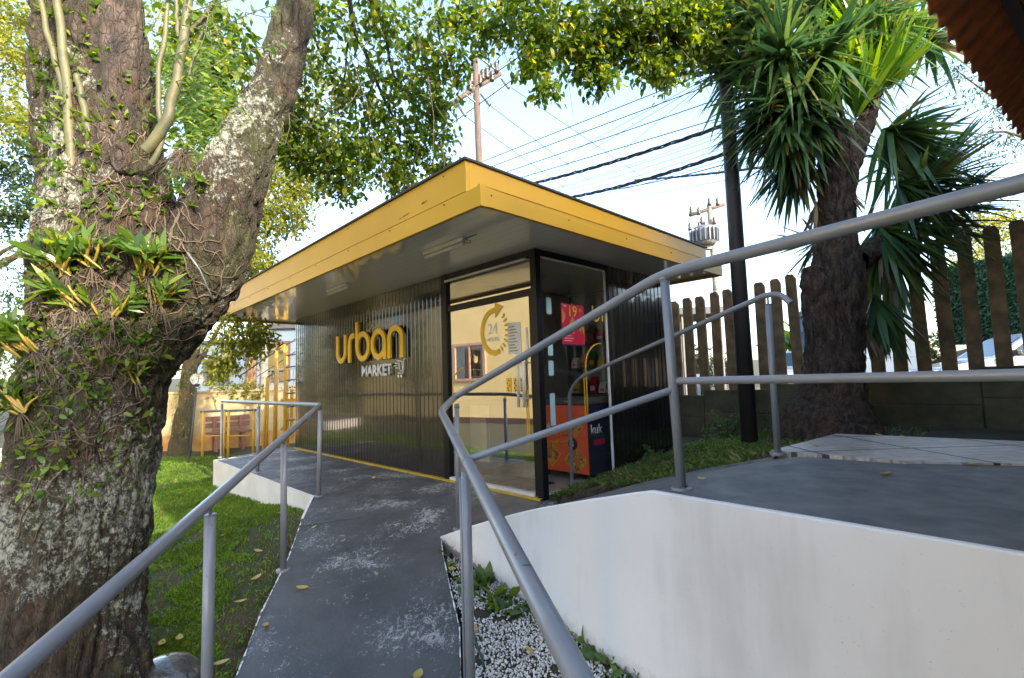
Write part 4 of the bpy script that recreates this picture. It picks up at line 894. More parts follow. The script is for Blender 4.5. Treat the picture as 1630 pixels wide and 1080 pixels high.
# tuft of dry roots
mb=MB(); c0=tp(290,245,-.2)-tb
for i in range(150):
    a=rr_.gauss(0,1); b=rr_.gauss(0,1); d=Vector((a*.05+.02,-.05+b*.02,-.06+rr_.gauss(0,.035))); p=Vector(c0)+Vector((rr_.gauss(0,.015),0,rr_.gauss(0,.012))); mb.tube([p,p+d*.6,p+d+Vector((0,0,-.02))],[.0013,.001,.0006],4,cap=False)
mb.build('root_tuft',ROOT,BT,fix=False)
# canopy of this tree
blobs=[]
for px,py,y,r,wt in [(500,220,5.6,70,1.6),(560,250,5.6,60,1.6),(620,240,5.8,60,1.3),(680,230,6,45,.8),(600,170,5.6,70,1.5),(660,160,5.8,60,1.2),(520,130,5.2,60,.8),(710,270,6.0,28,.5),(540,285,5.9,45,.9),(640,285,5.9,40,.7),(690,190,5.9,40,.6),(470,250,5.5,40,.8),(460,180,5.4,40,.6),
  (560,60,4.8,70,.5),(640,80,5,60,.6),(700,40,5,60,.9),(600,10,4.8,60,.8),(500,20,4.8,50,.5),(730,100,5.2,30,.35),(760,20,5,45,.5),(830,30,4.8,60,1.2),(890,60,4.8,60,1.5),(950,60,4.9,55,1.6),(1010,50,5,55,1.6),(1070,40,5,55,1.5),(1110,20,5,50,1.3),(850,100,4.8,30,.6),(870,140,4.8,18,.4),(930,100,4.9,30,.7),(960,130,4.9,22,.4),(1030,100,5,35,.8),(1060,120,5,25,.5),(1120,90,5.2,35,.6),(1000,0,4.8,80,1.4),(860,0,4.7,70,.8),(1150,40,5.2,50,.9),
  (700,110,5.2,50,.5),(780,60,5,30,.35),(1090,70,5,40,.9)]:
    blobs.append(blob(px,py,y,r,wt,rz=r*.8))
blobs+=[blob(a,b,y,r,wt) for a,b,y,r,wt in ((330,190,3.5,45,.8),(315,270,3.4,35,.6),(300,120,3.5,45,.7),(345,110,3.6,40,.6),(370,60,3.8,45,.5),(290,40,3.6,40,.5))]
Vc=cloud(blobs,590,.084,.54,.24,.45,21)-tb
fast('crown',Vc,6,LEAFA,BT,tri=TRI_LEAF)
# high crown above the picture (throws the dappled shade)
blobs=[(vec(a,b,c),(1.6,1.6,.8),1) for a,b,c in ((-3,3,6.6),(1,5,6.8),(2.6,5.2,6.8))]
fast('crown',cloud(blobs,950,.11,.52,.3,.4,22)-tb,6,LEAFA,BT,tri=TRI_LEAF)
# branches through the canopy
mb=MB()
br=[([(480,-60,2.6),(520,-120,3.6),(560,-60,4.4),(560,10,4.8),(590,110,5.4),(640,220,5.8)],.05),([(560,-40,4.6),(600,20,4.9),(625,120,5.4),(650,150,5.7)],.03),([(500,-200,3),(480,0,4.6),(500,60,5),(555,150,5.5)],.03),([(470,-100,3.2),(450,40,4.8),(470,140,5.3)],.02),([(520,-200,3.4),(700,-160,4.4),(900,-60,4.8),(1000,10,4.9),(1080,60,5)],.05),([(900,-60,4.8),(880,60,4.8),(870,130,4.8)],.018),([(760,-110,4.6),(700,20,5),(700,80,5.1)],.02),([(1000,0,4.9),(1040,70,5),(1060,110,5)],.015),([(560,60,5),(530,160,5.5),(480,240,5.6)],.014),([(600,120,5.4),(580,200,5.6),(560,270,5.8)],.012),([(640,200,5.8),(690,230,6),(725,290,6)],.01),([(1000,10,4.9),(1130,40,5.2),(1150,80,5.2)],.014)]
for P,r0 in br:
    q=[ony(a,b,c)-tb for a,b,c in P]; C_,r_=resample(q,[r0*(1-.75*i/(len(q)-1)) for i in range(len(q))],24); C_=[c+vec(*(noise.noise_vector(Vector(tuple(c))*3)*.05)) for c in C_]; mb.tube(C_,r_,7,cap=False)
g2=random.Random(9)
for i in range(170):
    px,py=g2.uniform(430,720),g2.uniform(-20,230)
    if i>70: px,py=g2.uniform(760,1120),g2.uniform(-20,70)
    y=g2.uniform(4.8,5.8); d=Vector((g2.gauss(.1,.4),g2.gauss(0,.4),g2.gauss(-.7,.35))); p=Vector(ony(px,py,y)-tb); L_=g2.uniform(.3,.8); mb.tube([p,p+d*L_*.5+Vector((.03,0,0)),p+d*L_],[.006,.004,.002],4,cap=False)
mb.build('branches',TWIG,BT,fix=False)
# sprigs of fresh leaves on the shoots
g=np.random.default_rng(5); sp=[]
def sprig(path,n,size,dy,asp=.42,mt=None):
    P=[tp(a,b,dy) for a,b in path]; C_,_=resample(P,[1]*len(P),n); C_=np.array(C_); T_=np.gradient(C_,axis=0); T_=unit(T_)
    s=np.array([1 if i%2 else -1 for i in range(n+1)])[:,None]; side_=unit(np.cross(T_,vec(0,1,.2)))*s
    A=T_*.5+side_*.9+g.normal(size=T_.shape)*.25; N=g.normal(size=T_.shape)*.4+vec(0,-.5,.8); L=size*g.uniform(.7,1.2,n+1)
    return leaves(C_,A,N,L,L*asp),[c-tb for c in C_]
mbt=MB()
paths=[([(300,120),(340,105),(380,85),(432,72)],12,.035),([(330,60),(380,30),(430,10)],10,.032),([(300,20),(350,5),(400,-10)],10,.03),([(290,40),(330,50),(370,65)],9,.03),([(320,10),(360,-5),(420,-10)],9,.03),([(270,90),(300,80),(345,70)],8,.028),([(300,-5),(330,20),(350,60)],8,.028),([(380,85),(410,80),(445,68)],6,.035),([(390,20),(425,28),(440,22)],5,.034),([(230,60),(250,30),(262,0)],8,.03),([(310,90),(325,60),(332,20)],8,.03),([(280,130),(330,120),(380,135)],10,.03)]
for P,n,s in paths: 
    v_,c_=sprig(P,n,s*1.15,-.2-.1*g.random(),.5); sp.append(v_); mbt.tube(c_,.0022,5,cap=False)
for i in range(340):
    x,y=(g.uniform(40,330),g.uniform(-10,330)) if i%3 else (g.uniform(30,280),g.uniform(330,620)); h,nr=hit(x,y)
    if h is None: continue
    base=np.array(h)+tb; n=5; A=g.normal(size=(n,3))*.6+np.array(nr)*.8+vec(0,0,.2); L=g.uniform(.022,.06,n); sp.append(leaves(np.repeat(base[None],n,0),A,g.normal(size=(n,3))+vec(0,-.4,.6),L,L*.36))
fast('shoot_leaves',np.concatenate(sp)-tb,6,LEAFO,BT,tri=TRI_LEAF); mbt.build('shoot_twigs',SHOOT,BT,fix=False)
# creeping fern along the trunk sides (hanging rows of narrow leaves)
fr=[]
for i in range(150):
    x=g.choice([g.uniform(270,345),g.uniform(250,380)]); y=g.uniform(60,270); base=tp(x,y,g.uniform(-.12,.1)); n=9; d=unit(vec(g.normal()*.5,-.2,-1)); t=np.linspace(0,.16,n)[:,None]; P=base+d*t+vec(.02,0,0)*t*8
    s=np.array([1 if k%2 else -1 for k in range(n)])[:,None]; A=s*vec(1,0,.1)+vec(0,0,-.5)+g.normal(size=(n,3))*.2; L=g.uniform(.035,.05,n); fr.append(leaves(P,A,g.normal(size=(n,3))*.3+vec(0,-1,.3),L,L*.25))
FE=empty('hanging_fern',tp(310,120,-.05),0,'hanging fern fronds between the two limbs of the old tree','fern'); fast('fronds',np.concatenate(fr)-tp(310,120,-.05),6,LEAFO,FE,tri=TRI_LEAF)
# orchids tied to the trunk
def orchid(px,py,n,scale,label,tilt=0,seed=0,dens=6):
    h,nr=hit(px,py)
    if h is None: base=tp(px,py,-.25); nr=Vector((0,-1,0))
    else: base=np.array(h)+tb+np.array(nr)*.01
    O=empty('orchid',base,0,label,'orchid','orchids growing on the old tree'); q=random.Random(seed); lv=[]; gg=np.random.default_rng(seed+50)
    mb=MB(); mr=MB()
    for i in range(n):
        d=Vector((q.gauss(tilt,.45),-.35+q.gauss(0,.25),.95+q.gauss(0,.2))).normalized(); L_=scale*q.uniform(.06,.15); s=Vector((q.gauss(0,.03)*scale,-.005,q.gauss(0,.012)*scale)); bend=Vector((q.gauss(0,.02),0,.01))
        P=[s+d*L_*t+bend*t*t for t in (0,.25,.5,.75,1)]; mb.tube(P,[.003*scale,.006*scale,.0065*scale,.005*scale,.003*scale],8)
        for k in range(dens):
            t=.55+.5*k/dens; p=np.array(s+d*L_*t); A=np.array(d)*.9+unit(gg.normal(size=3)*vec(1,.7,.6))*.75; l=scale*q.uniform(.07,.14); lv.append(leaves(p[None],A[None],(gg.normal(size=3)*.4+vec(0,-.6,.6))[None],np.array([l]),np.array([l*.21]),.3))
    for i in range(12):
        d=Vector((q.gauss(0,.6),-.15,q.gauss(-.5,.5))); mr.tube([Vector((0,0,0)),d*.05*scale,d*.10*scale+Vector((0,0,-.03))],[.0022,.0018,.001],4,cap=False)
    mb.build('pseudobulbs',BULB,O,fix=False); fast('leaves',np.concatenate(lv),6,LEAFO,O,tri=TRI_LEAF); mr.build('roots',ROOT,O,fix=False)
orchid(105,435,9,1.05,'yellow-bulbed orchid high on the left of the old trunk, level with the roof end',-.3,1)
orchid(150,425,7,.95,'upright leafy orchid in the middle of the old trunk, level with the roof end',.1,2)
orchid(235,440,10,1.0,'dense bright orchid on the right of the old trunk under the fork',.4,3,8)
orchid(120,490,6,1.0,'orchid reaching left with long yellow bulbs on the old trunk',-1.1,4)
orchid(182,505,4,.8,'small orchid with few leaves in the middle of the old trunk',.3,5)
orchid(255,485,5,.85,'thin-leaved orchid on the right edge of the old trunk above the globe lamp',.5,6)
orchid(55,560,12,1.15,'big shaded orchid hanging off the left edge of the old trunk',-1.0,7,8)
orchid(35,655,10,1.0,'lower orchid clump with drooping leaves at the left edge of the photo',-.9,8,8)
orchid(215,605,3,.7,'tiny orchid with round yellow leaves low in the middle of the old trunk',.0,9)
# small creeper leaves low on trunk
cl=[]
for i in range(260):
    x=abs(g.normal(0,110))+10 if i%2 else g.uniform(20,250); y=g.uniform(520,790); h,nr=hit(x,y)
    if h is None: continue
    base=np.array(h)+tb; n=2; A=g.normal(size=(n,3))*.8+np.array(nr)*.5; L=g.uniform(.022,.055,n); cl.append(leaves(np.repeat(base[None],n,0),A,g.normal(size=(n,3))*.5+np.array(nr),L,L*.42))
CR=empty('creeper',tp(120,650,-.25),0,'small creeping plant with oval leaves on the lower old trunk','creeper'); fast('leaves',np.concatenate(cl)-tp(120,650,-.25),6,LEAFO,CR,tri=TRI_LEAF)
# black strap hanging on the trunk
sh_=[tp(298,402,-.28),tp(318,430,-.24),tp(340,480,-.2)]
o=MB().tube(sh_,.004,6).build('hanging_rod',GALV); tag(o,'thin grey rod leaning on the right limb of the old tree','rod')
# glossy dome at the tree foot
dc=onfun(262,1098,gz); DM=empty('glossy_dome',dc,0,'round glossy dark plastic dome on the grass at the foot of the old tree','garden dome')
mt,nt_,bs=NM('crinkled_dark_plastic'); bs.inputs['Base Color'].default_value=(.05,.048,.046,1); bs.inputs['Roughness'].default_value=.12; bs.inputs['Coat Weight'].default_value=1; bumpN(nt_,bs,noiseN(nt_,14,6,.6,dist=1.5),1,.02)
MB().lathe([(0,.15),(.05,.146),(.10,.128),(.145,.095),(.165,.055),(.17,.03)],(0,0,0),48).build('cover',mt,DM,fix=False)
MB().lathe([(.165,.03),(.185,.034),(.198,.026),(.20,.01),(.19,-.03)],(0,0,0),48).build('rim',mat('dull_metal_rim',(.12,.12,.125),rough=.3,metal=.6),DM,fix=False)
# ------------------------------------------------------------------ grass
def inpoly(x,y):
    return zonef(x,y)=='lawn' and not (y>=A1[1] and side(A1,A0,(x,y))<=0 and x>A0[0]) and not (y<A1[1] and x>xat(EDGE,y)-.01)
gx=[]; q=random.Random(12)
while len(gx)<95000:
    # denser close to the camera
    y=1.0+10.*q.random()**1.5; x=-9.5*q.random()**1.1*(y/9)-.9
    if x/y<-1.05: continue
    if math.hypot(x-tb[0],y-tb[1])<.36: continue
    if inpoly(x,y):
        dn=noise.noise(Vector((x*2.1,y*2.1,5)))+.5*noise.noise(Vector((x*6,y*6,9))); xe=xat(EDGE,y)-x if y<A1[1] else 1
        thr=-.35+.9*math.exp(-max(0,xe)/.22)+(.25 if 3.2<y<5 and x>-3 else 0)
        if dn<thr and q.random()<.88: continue
        gx.append((x,y,gz(x,y)))
G=np.array(gx); n=len(G); far=np.clip(G[:,1]/4,.6,2.2)
A=np.stack([g.normal(size=n)*.5,g.normal(size=n)*.5,np.ones(n)],1); A=unit(A); Hh=g.uniform(.02,.05,n)*np.sqrt(far); Wd=.0035*far; sd=unit(np.cross(A,g.normal(size=(n,3))))
Vg=np.stack([G-sd*Wd[:,None]/1,G+sd*Wd[:,None]/1,G+A*Hh[:,None]*.6+sd*Wd[:,None]*.6,G+A*Hh[:,None]+np.stack([g.normal(size=n)*.01,g.normal(size=n)*.01,-np.full(n,.004)],1)],1)
o=fast('grass',Vg,4,GRASS,None,tri=[(0,1,2),(0,2,3)]); o['kind']='stuff'; o['label']='green lawn grass beside the path, thin at the edge'; o['category']='grass'
# rough grass right of kiosk
gx=[]
while len(gx)<9000:
    lx,ly=q.uniform(.02,2.4),q.uniform(0,3.6)*q.random()**.5; p=wor(lx,ly)
    if side(FE0,FE1,p)<.07 : continue
    if noise.noise(Vector((lx*3,ly*3,0)))<-.15 or (lx>1.0 and q.random()<.7): continue
    gx.append((p[0],p[1],gz(p[0],p[1])))
G=np.array(gx); n=len(G); A=unit(np.stack([g.normal(size=n)*.6,g.normal(size=n)*.6,np.ones(n)],1)); Hh=g.uniform(.03,.085,n); Wd=np.full(n,.004); sd=unit(np.cross(A,g.normal(size=(n,3))))
Vg=np.stack([G-sd*Wd[:,None],G+sd*Wd[:,None],G+A*Hh[:,None]*.6+sd*Wd[:,None]*.6,G+A*Hh[:,None]+np.stack([g.normal(size=n)*.02,g.normal(size=n)*.02,-np.full(n,.01)],1)],1)
o=fast('grass',Vg,4,DRYG,None,tri=[(0,1,2),(0,2,3)]); o['kind']='stuff'; o['label']='scrubby grass strip beside the kiosk side wall'; o['category']='grass'
# ------------------------------------------------------------------ gravel
PT=[];q=random.Random(4)
while len(PT)<15000:
    y=q.uniform(1.2,3.6); x=q.uniform(-.7,1.6)
    if x<xat(REDGE,y)+.012+.03*q.random() or side(TIP,WEND,(x,y))>-.10-.5*q.random()**2: continue
    if noise.noise(Vector((x*5,y*5,1)))+.45*noise.noise(Vector((x*16,y*16,2)))<-.24: continue
    if y>3.25 and q.random()<.5: continue
    PT.append((x,y,gz(x,y)+.004+q.random()*.006))
G=np.array(PT); n=len(G); ic=np.array([(1,0,0),(-1,0,0),(0,1,0),(0,-1,0),(0,0,1),(0,0,-1)],float)
Rm=np.stack([unit(g.normal(size=(n,3))) for _ in range(2)],1); e1_=Rm[:,0]; e2=unit(np.cross(e1_,Rm[:,1])); e3=np.cross(e1_,e2); s=g.uniform(.0035,.0075,n)[:,None]
bas=np.stack([e1_*s*1.35,e2*s,e3*s*.8],1); Vp=G[:,None,:]+np.einsum('kj,njd->nkd',ic,bas)
F8=[(0,2,4),(2,1,4),(1,3,4),(3,0,4),(2,0,5),(1,2,5),(3,1,5),(0,3,5)]
o=fast('gravel',Vp,6,PEB,None,tri=F8,smooth=False); o['kind']='stuff'; o['label']='white gravel chips in the bed between path and white wall'; o['category']='gravel'
# weeds along the wall foot
def weed(px,py,n,size,label,seed,mt=LEAFC,up=.6):
    P=onfun(px,py,lambda x,y:gz(x,y)); W_=empty('weed',P,0,label,'weed','weeds along the foot of the white wall'); gg=np.random.default_rng(seed)
    A=gg.normal(size=(n,3))*vec(.8,.8,.25)+vec(0,-.1,up); L=size*gg.uniform(.6,1.2,n); base=gg.normal(size=(n,3))*size*vec(.35,.35,.02)
    V_=leaves(base,A,gg.normal(size=(n,3))*.5+vec(0,0,1),L,L*.5,.35); 
    fast('leaves',V_,6,mt,W_,tri=TRI_LEAF)
    mb=MB()
    for i in range(min(n,12)): mb.tube([(0,0,-.01),tuple(base[i]*.5+vec(0,0,.01)),tuple(base[i])],[.002,.0015,.001],4,cap=False)
    mb.build('stems',LEAFC,W_,fix=False)
WG=leafmat('weed_leaf',[(0,(.03,.075,.012)),(.6,(.06,.13,.02)),(1,(.14,.19,.03))],.35,.45)
desc=['tiny weed at the gravel corner below the wall tip','small weed between the double post and the tall crinkled weed','flat weed at the edge of the gravel by the double post','small weed just above the pale oval leaf','leafy weed hugging the wall behind the handrail','small leafy weed midway along the lower wall foot','low weed near the bottom of the wall foot','narrow weed at the tip of the white wall','tall crinkled weed nearest the double rail post','broad-leaved weed just below the tall crinkled one','low weed beside the yellow curled leaf','leafy weed in the gravel behind the sloping handrail','pointed weed rising against the white wall beside the handrail','small weed under the rusty chip of the handrail','round-leaved weed right of the sloping handrail','brownish weed in the soil by the wall foot','leafy weed low on the right of the handrail end','weed patch nearest the bottom edge of the photo','last weed clump along the wall foot']
for i,(a,b,n_,s_) in enumerate([(715,905,10,.045),(752,928,10,.06),(745,945,8,.05),(815,960,10,.06),(860,985,12,.07),(985,1058,12,.06),(1008,1078,10,.05),(706,888,8,.05),(765,935,16,.10),(790,955,14,.085),(800,975,12,.07),(835,975,12,.08),(880,975,10,.10),(900,1000,12,.06),(925,1020,12,.07),(945,1032,8,.05),(965,1045,14,.07),(990,1070,14,.06),(1025,1080,14,.065)]): weed(a,b,int(n_*1.3),s_*1.3,desc[i],70+i,WG)
# plants by the kiosk side wall
def bush(name,P,r,n,size,label,seed,mt=LEAFC,cat='plant',group=None,asp=.5):
    W_=empty(name,P,0,label,cat,group); fast('leaves',cloud([(vec(0,0,r[2]*.9),r,1)],n,size,asp,.12,.0,seed),6,mt,W_,tri=TRI_LEAF)
    mb=MB()
    for i in range(7): a=i*.9; mb.tube([(0,0,-.02),(r[0]*.4*math.cos(a),r[1]*.4*math.sin(a),r[2]*.8),(r[0]*.7*math.cos(a),r[1]*.7*math.sin(a),r[2]*1.5)],[.005,.004,.002],5,cap=False)
    mb.build('stems',TWIG,W_,fix=False)
Pw=wor(.10,1.75); bush('plant',vec(Pw[0],Pw[1],.1),(.10,.08,.07),40,.085,'single broad-leaved green plant against the dark kiosk side wall',31,WG,asp=.75)
Pw=wor(.35,3.2); bush('bush',vec(Pw[0],Pw[1],.25),(.35,.25,.18),420,.05,'low green bush below the fence plinth, left of the tall post',32,WG,'bush')
Pw=wor(1.0,3.3); bush('bush',vec(Pw[0],Pw[1],.35),(.22,.2,.10),160,.05,'small ragged bush at the foot of the tall dark post',33,LEAFC,'bush')
# hose
hp=[(737,975),(745,990),(752,1005),(757,1020),(764,1040),(771,1062)]
o=MB().tube(resample([onfun(a,b,lambda x,y:gz(x,y)+.012) for a,b in hp],[.006]*6,24)[0],.006,8).build('garden_hose',GREENH); tag(o,'thin dark green hose half buried in the white gravel','hose')
# ------------------------------------------------------------------ fallen leaves
allz=lambda x,y:zr(x,y)
fl=[(481,938,'p','curled brown leaf on the path'),(422,998,'p','pale heart-shaped leaf on the grey path'),(594,762,'p','small yellow leaf on the platform near the kiosk'),(500,841,'p','small brown leaf near the joint in the path'),(665,1078,'p','yellow leaf on the path at the bottom edge'),(720,908,'g','yellow leaf at the corner of the gravel bed'),(783,970,'g','pale oval leaf on the gravel'),(755,1002,'g','dry tan leaf beside the green hose'),(842,1038,'g','long curled yellow leaf on the gravel'),(1118,765,'r','bright yellow leaf on the upper ramp by the rail post'),(1410,757,'r','brown curled leaf on the landing concrete'),(1545,741,'r','reddish leaf on the landing near the tiles'),(1400,695,'t','long yellow leaf at the back edge of the tiles'),(1440,698,'t','dry leaf at the far right of the tile edge'),(1296,711,'t','small leaf on the first floor tile'),(962,786,'r','thin yellow leaf on the grass kerb of the ramp'),(411,879,'l','yellow leaf on the upper lawn'),(408,922,'l','white curled leaf on the lawn by the path edge'),(382,960,'l','yellow leaf in the middle of the lawn'),(355,854,'l','pale leaf on the lawn behind the railing post'),(352,1058,'l','large pale leaf at the lawn edge near the railing post'),(257,1026,'l','yellow leaf lying beside the dark dome'),(285,1018,'l','thin yellow leaf beyond the dark dome'),(445,818,'l','small brown leaf under the platform wall'),(745,851,'p','brown leaf at the tip of the white wall'),(225,975,'l','yellow leaf close to the old tree trunk')]
for i,(a,b,k_,lb) in enumerate(fl):
    zf={'p':zr,'g':lambda x,y:gz(x,y)+.012,'r':r2z,'t':lambda x,y:LZ+.012,'l':lambda x,y:gz(x,y)+.02}[k_]
    P=onfun(a,b,zf); L=.055+.03*g.random(); L*=1 if k_!='g' else .95; a_r=g.random()*6.3; 
    ns=7; V_=[];W2=L*.27
    for j in range(ns):
        t=j/(ns-1); w_=W2*math.sin(math.pi*min(1,t*.94+.03))**.8; z=.004+.25*L*(t-.5)**2*2; V_+= [(L*(t-.5),-w_,z+.3*w_),(L*(t-.5),0,z),(L*(t-.5),w_,z+.3*w_)]
    fs=[(j*3+c,j*3+c+1,j*3+c+4,j*3+c+3) for j in range(ns-1) for c in range(2)]
    mb=MB(); mb.add(V_,fs,0,True); mb.tube([(-L*.5,0,.03*L+.004),(-L*.66,.004,.012)],.0012,4,cap=False)
    o=mb.build('fallen_leaf',YLEAF,fix=False); o.location=tuple(P+vec(0,0,.002)); o.rotation_euler=(g.normal()*.15,g.normal()*.15,a_r); tag(o,lb,'leaf','fallen leaves')
# ------------------------------------------------------------------ yucca
YD=4.75
def yp(px,py,dy=0): return ony(px,py,YD+dy)
def yr(w_): return w_/2*YD/f
yb=yp(1325,700); yb=vec(yb[0],yb[1],.40)
YU=empty('yucca_tree',yb,0,'large branching yucca with a thick flared trunk in front of the picket fence','yucca')
mb=MB()
tk=[(yp(1325,745),yr(240)),(yp(1320,690),yr(160)),(yp(1325,630),yr(98)),(yp(1330,550),yr(76)),(yp(1332,460),yr(70)),(yp(1332,400),yr(62)),(yp(1330,330),yr(54)),(yp(1332,260),yr(58)),(yp(1330,200),yr(46))]
for L,rn,sg_,sd in ((tk,150,90,3.1),([(yp(1325,700),yr(60)),(yp(1318,580),yr(60)),(yp(1308,500,-.03),yr(52)),(yp(1298,448,-.05),yr(40)),(yp(1288,424,-.05),yr(20))],60,44,5.5),([(yp(1335,300),yr(44)),(yp(1362,230),yr(36)),(yp(1385,170,.1),yr(30)),(yp(1400,80,.2),yr(26)),(yp(1410,-40,.3),yr(24))],60,40,6.5),
   ([(yp(1325,260),yr(40)),(yp(1290,170,.2),yr(40)),(yp(1225,70,.3),yr(26)),(yp(1195,0,.3),yr(20))],60,36,7.5),([(yp(1330,300,.1),yr(40)),(yp(1320,150,.35),yr(34)),(yp(1300,20,.4),yr(28)),(yp(1290,-60,.4),yr(26))],50,36,9.5),([(yp(1360,420),yr(50)),(yp(1420,370,.2),yr(30)),(yp(1470,300,.3),yr(24))],40,30,4.4)):
    vs,fs=bigtube([p-yb for p,_ in L],[r for _,r in L],rn,sg_,sd,1.3); mb.add(vs,fs,0,True)
mb.build('trunk',BARKY,YU,fix=False)
SW=[(0,1,3,2),(2,3,5,4),(4,5,7,6),(6,7,8)]
def swords(c,n,L,W_,axis_,spread,droop,seed,lo=0.,hi=1.):
    gg=np.random.default_rng(seed); ax=unit(np.array(axis_,float)); u=unit(np.cross(ax,vec(.3,1,.2))); v=np.cross(ax,u)
    th=gg.uniform(0,2*math.pi,n); ph=np.radians(gg.uniform(lo,spread,n)); d=ax*np.cos(ph)[:,None]+(u*np.cos(th)[:,None]+v*np.sin(th)[:,None])*np.sin(ph)[:,None]
    Ls=L*gg.uniform(.75,1.15,n)[:,None]; Ws=W_*gg.uniform(.8,1.15,n)[:,None]; st=c+ax*(gg.uniform(-.14,.06,n)[:,None])*L
    sd=unit(np.cross(d,vec(0,0,1)+gg.normal(size=(n,3))*.25)); g_=vec(0,0,-1)*(droop*(np.sin(ph)[:,None]*.8+.15)*gg.uniform(.3,1.5,n)[:,None])
    rows=[]
    for t,wf in ((0,.55),(.3,1.),(.6,.85),(.85,.4)):
        ctr=st+d*Ls*t+g_*Ls*t*t; rows+= [ctr-sd*Ws*wf/2,ctr+sd*Ws*wf/2]
    rows.append(st+d*Ls+g_*Ls); return np.stack(rows,1)
heads=[((1250,200,.0),80,.5,.045,(-.2,-.2,-.7),65,.35,71),((1290,190,-.05),50,.42,.045,(-.1,-.4,-.8),50,.3,72),((1420,210,.0),80,.5,.045,(.4,-.2,-.3),90,.35,73),((1440,300,.0),60,.5,.045,(.4,-.2,-.6),70,.3,74),((1380,40,.2),90,.55,.045,(.1,0,.6),130,.4,75),((1250,90,.0),70,.55,.045,(-.2,-.3,.2),110,.5,76),((1310,90,.0),50,.5,.045,(0,-.3,.1),120,.5,77),((1232,75,.25),120,.66,.05,(-.3,0,.8),120,.55,1),((1300,30,.35),120,.70,.05,(0,0,1),125,.5,2),((1270,165,.1),110,.66,.05,(-.4,-.1,-.35),85,.5,3),((1210,20,.2),70,.62,.048,(-.5,0,.5),120,.4,4),((1320,110,.35),90,.62,.05,(.1,0,.2),140,.5,5),((1180,110,.4),50,.5,.04,(-.6,0,.4),110,.5,6),((1265,250,.25),90,.50,.045,(-.35,-.1,-.8),60,.3,14),
 ((1215,190,.3),70,.5,.042,(-.3,-.1,-.6),75,.3,17),((1235,150,.35),90,.55,.045,(-.2,0,.1),130,.5,18),((1290,110,.1),60,.5,.045,(-.2,-.2,-.5),80,.4,19),((1500,330,.15),50,.5,.045,(.8,0,.2),80,.3,20),
 ((1475,290,.1),80,.60,.048,(.5,-.1,.55),100,.3,7),((1440,250,.25),60,.6,.045,(.5,.1,.2),110,.4,8),((1405,370,.1),90,.62,.05,(.35,-.1,-.75),65,.3,9),((1395,480,.05),70,.42,.05,(.15,-.1,-.9),45,.3,10),((1470,360,.2),50,.55,.04,(.9,0,-.1),80,.3,11),((1300,385,.3),30,.36,.03,(-.9,0,-.1),60,.2,12),((1355,60,.4),80,.62,.05,(.3,0,.7),120,.4,13),((1165,30,.5),40,.5,.04,(-.6,0,.3),120,.5,15),((1480,60,.3),60,.5,.045,(.5,0,.5),110,.4,16)]
Vs=np.concatenate([swords(yp(a,b,dy),n,L,W_,ax,spd,dr2,sd) for (a,b,dy),n,L,W_,ax,spd,dr2,sd in [(h0[0],int(h0[1]*1.25),h0[2]*1.3,h0[3]*1.15,*h0[4:]) for h0 in heads]])-yb
fast('sword_leaves',Vs,9,LEAFY,YU,tri=SW)
young=[((1318,175,-.12),16,.34,.055,(-.05,-.1,1),28,.05,41),((1365,175,-.1),26,.48,.045,(.1,-.1,1),40,.08,42),((1385,150,-.05),34,.58,.045,(.25,-.1,1),45,.1,43),((1420,130,0),34,.58,.042,(.4,0,1),50,.1,44),((1400,90,.1),34,.55,.042,(.15,0,1),55,.12,45),((1455,60,.15),24,.5,.04,(.5,0,.8),60,.12,46),((1345,120,.0),26,.55,.042,(-.1,0,1),50,.1,47),((1370,60,.1),26,.55,.042,(0,0,1),60,.12,48)]
Vs=np.concatenate([swords(yp(a,b,dy),n,L,W_,ax,spd,dr2,sd) for (a,b,dy),n,L,W_,ax,spd,dr2,sd in [(h0[0],int(h0[1]*1.9),h0[2]*1.12,h0[3]*1.1,*h0[4:]) for h0 in young]])-yb
DEADL=leafmat('dry_yucca_leaf',[(0,(.10,.07,.04)),(1,(.22,.15,.08))],.2,.7)
Vd=np.concatenate([swords(yp(a,b,dy),n,L,.035,(.05*k_,-.1,-1),40,.1,90+k_) for k_,((a,b,dy),n,L) in enumerate([((1300,330,0),34,.45),((1375,520,0),26,.35),((1400,400,.05),26,.4),((1345,300,-.02),22,.35),((1265,260,.1),26,.45)])])-yb
fast('dry_leaves',Vd,9,DEADL,YU,tri=SW)
fast('young_leaves',Vs,9,LEAFV,YU,tri=SW)
# ------------------------------------------------------------------ terracotta-roofed building on the right
EH=3.35; eA=onz(1470,0,EH); eB=onz(1632,226,EH); ed=unit((eB-eA)[:2]); en=vec(ed[1],-ed[0])
if en[0]<0: en=-en
TB=empty('tiled_roof_house',vec(eA[0],eA[1],0),math.atan2(ed[1],ed[0]),'terracotta tiled roof edge of a house at the top right corner','house')
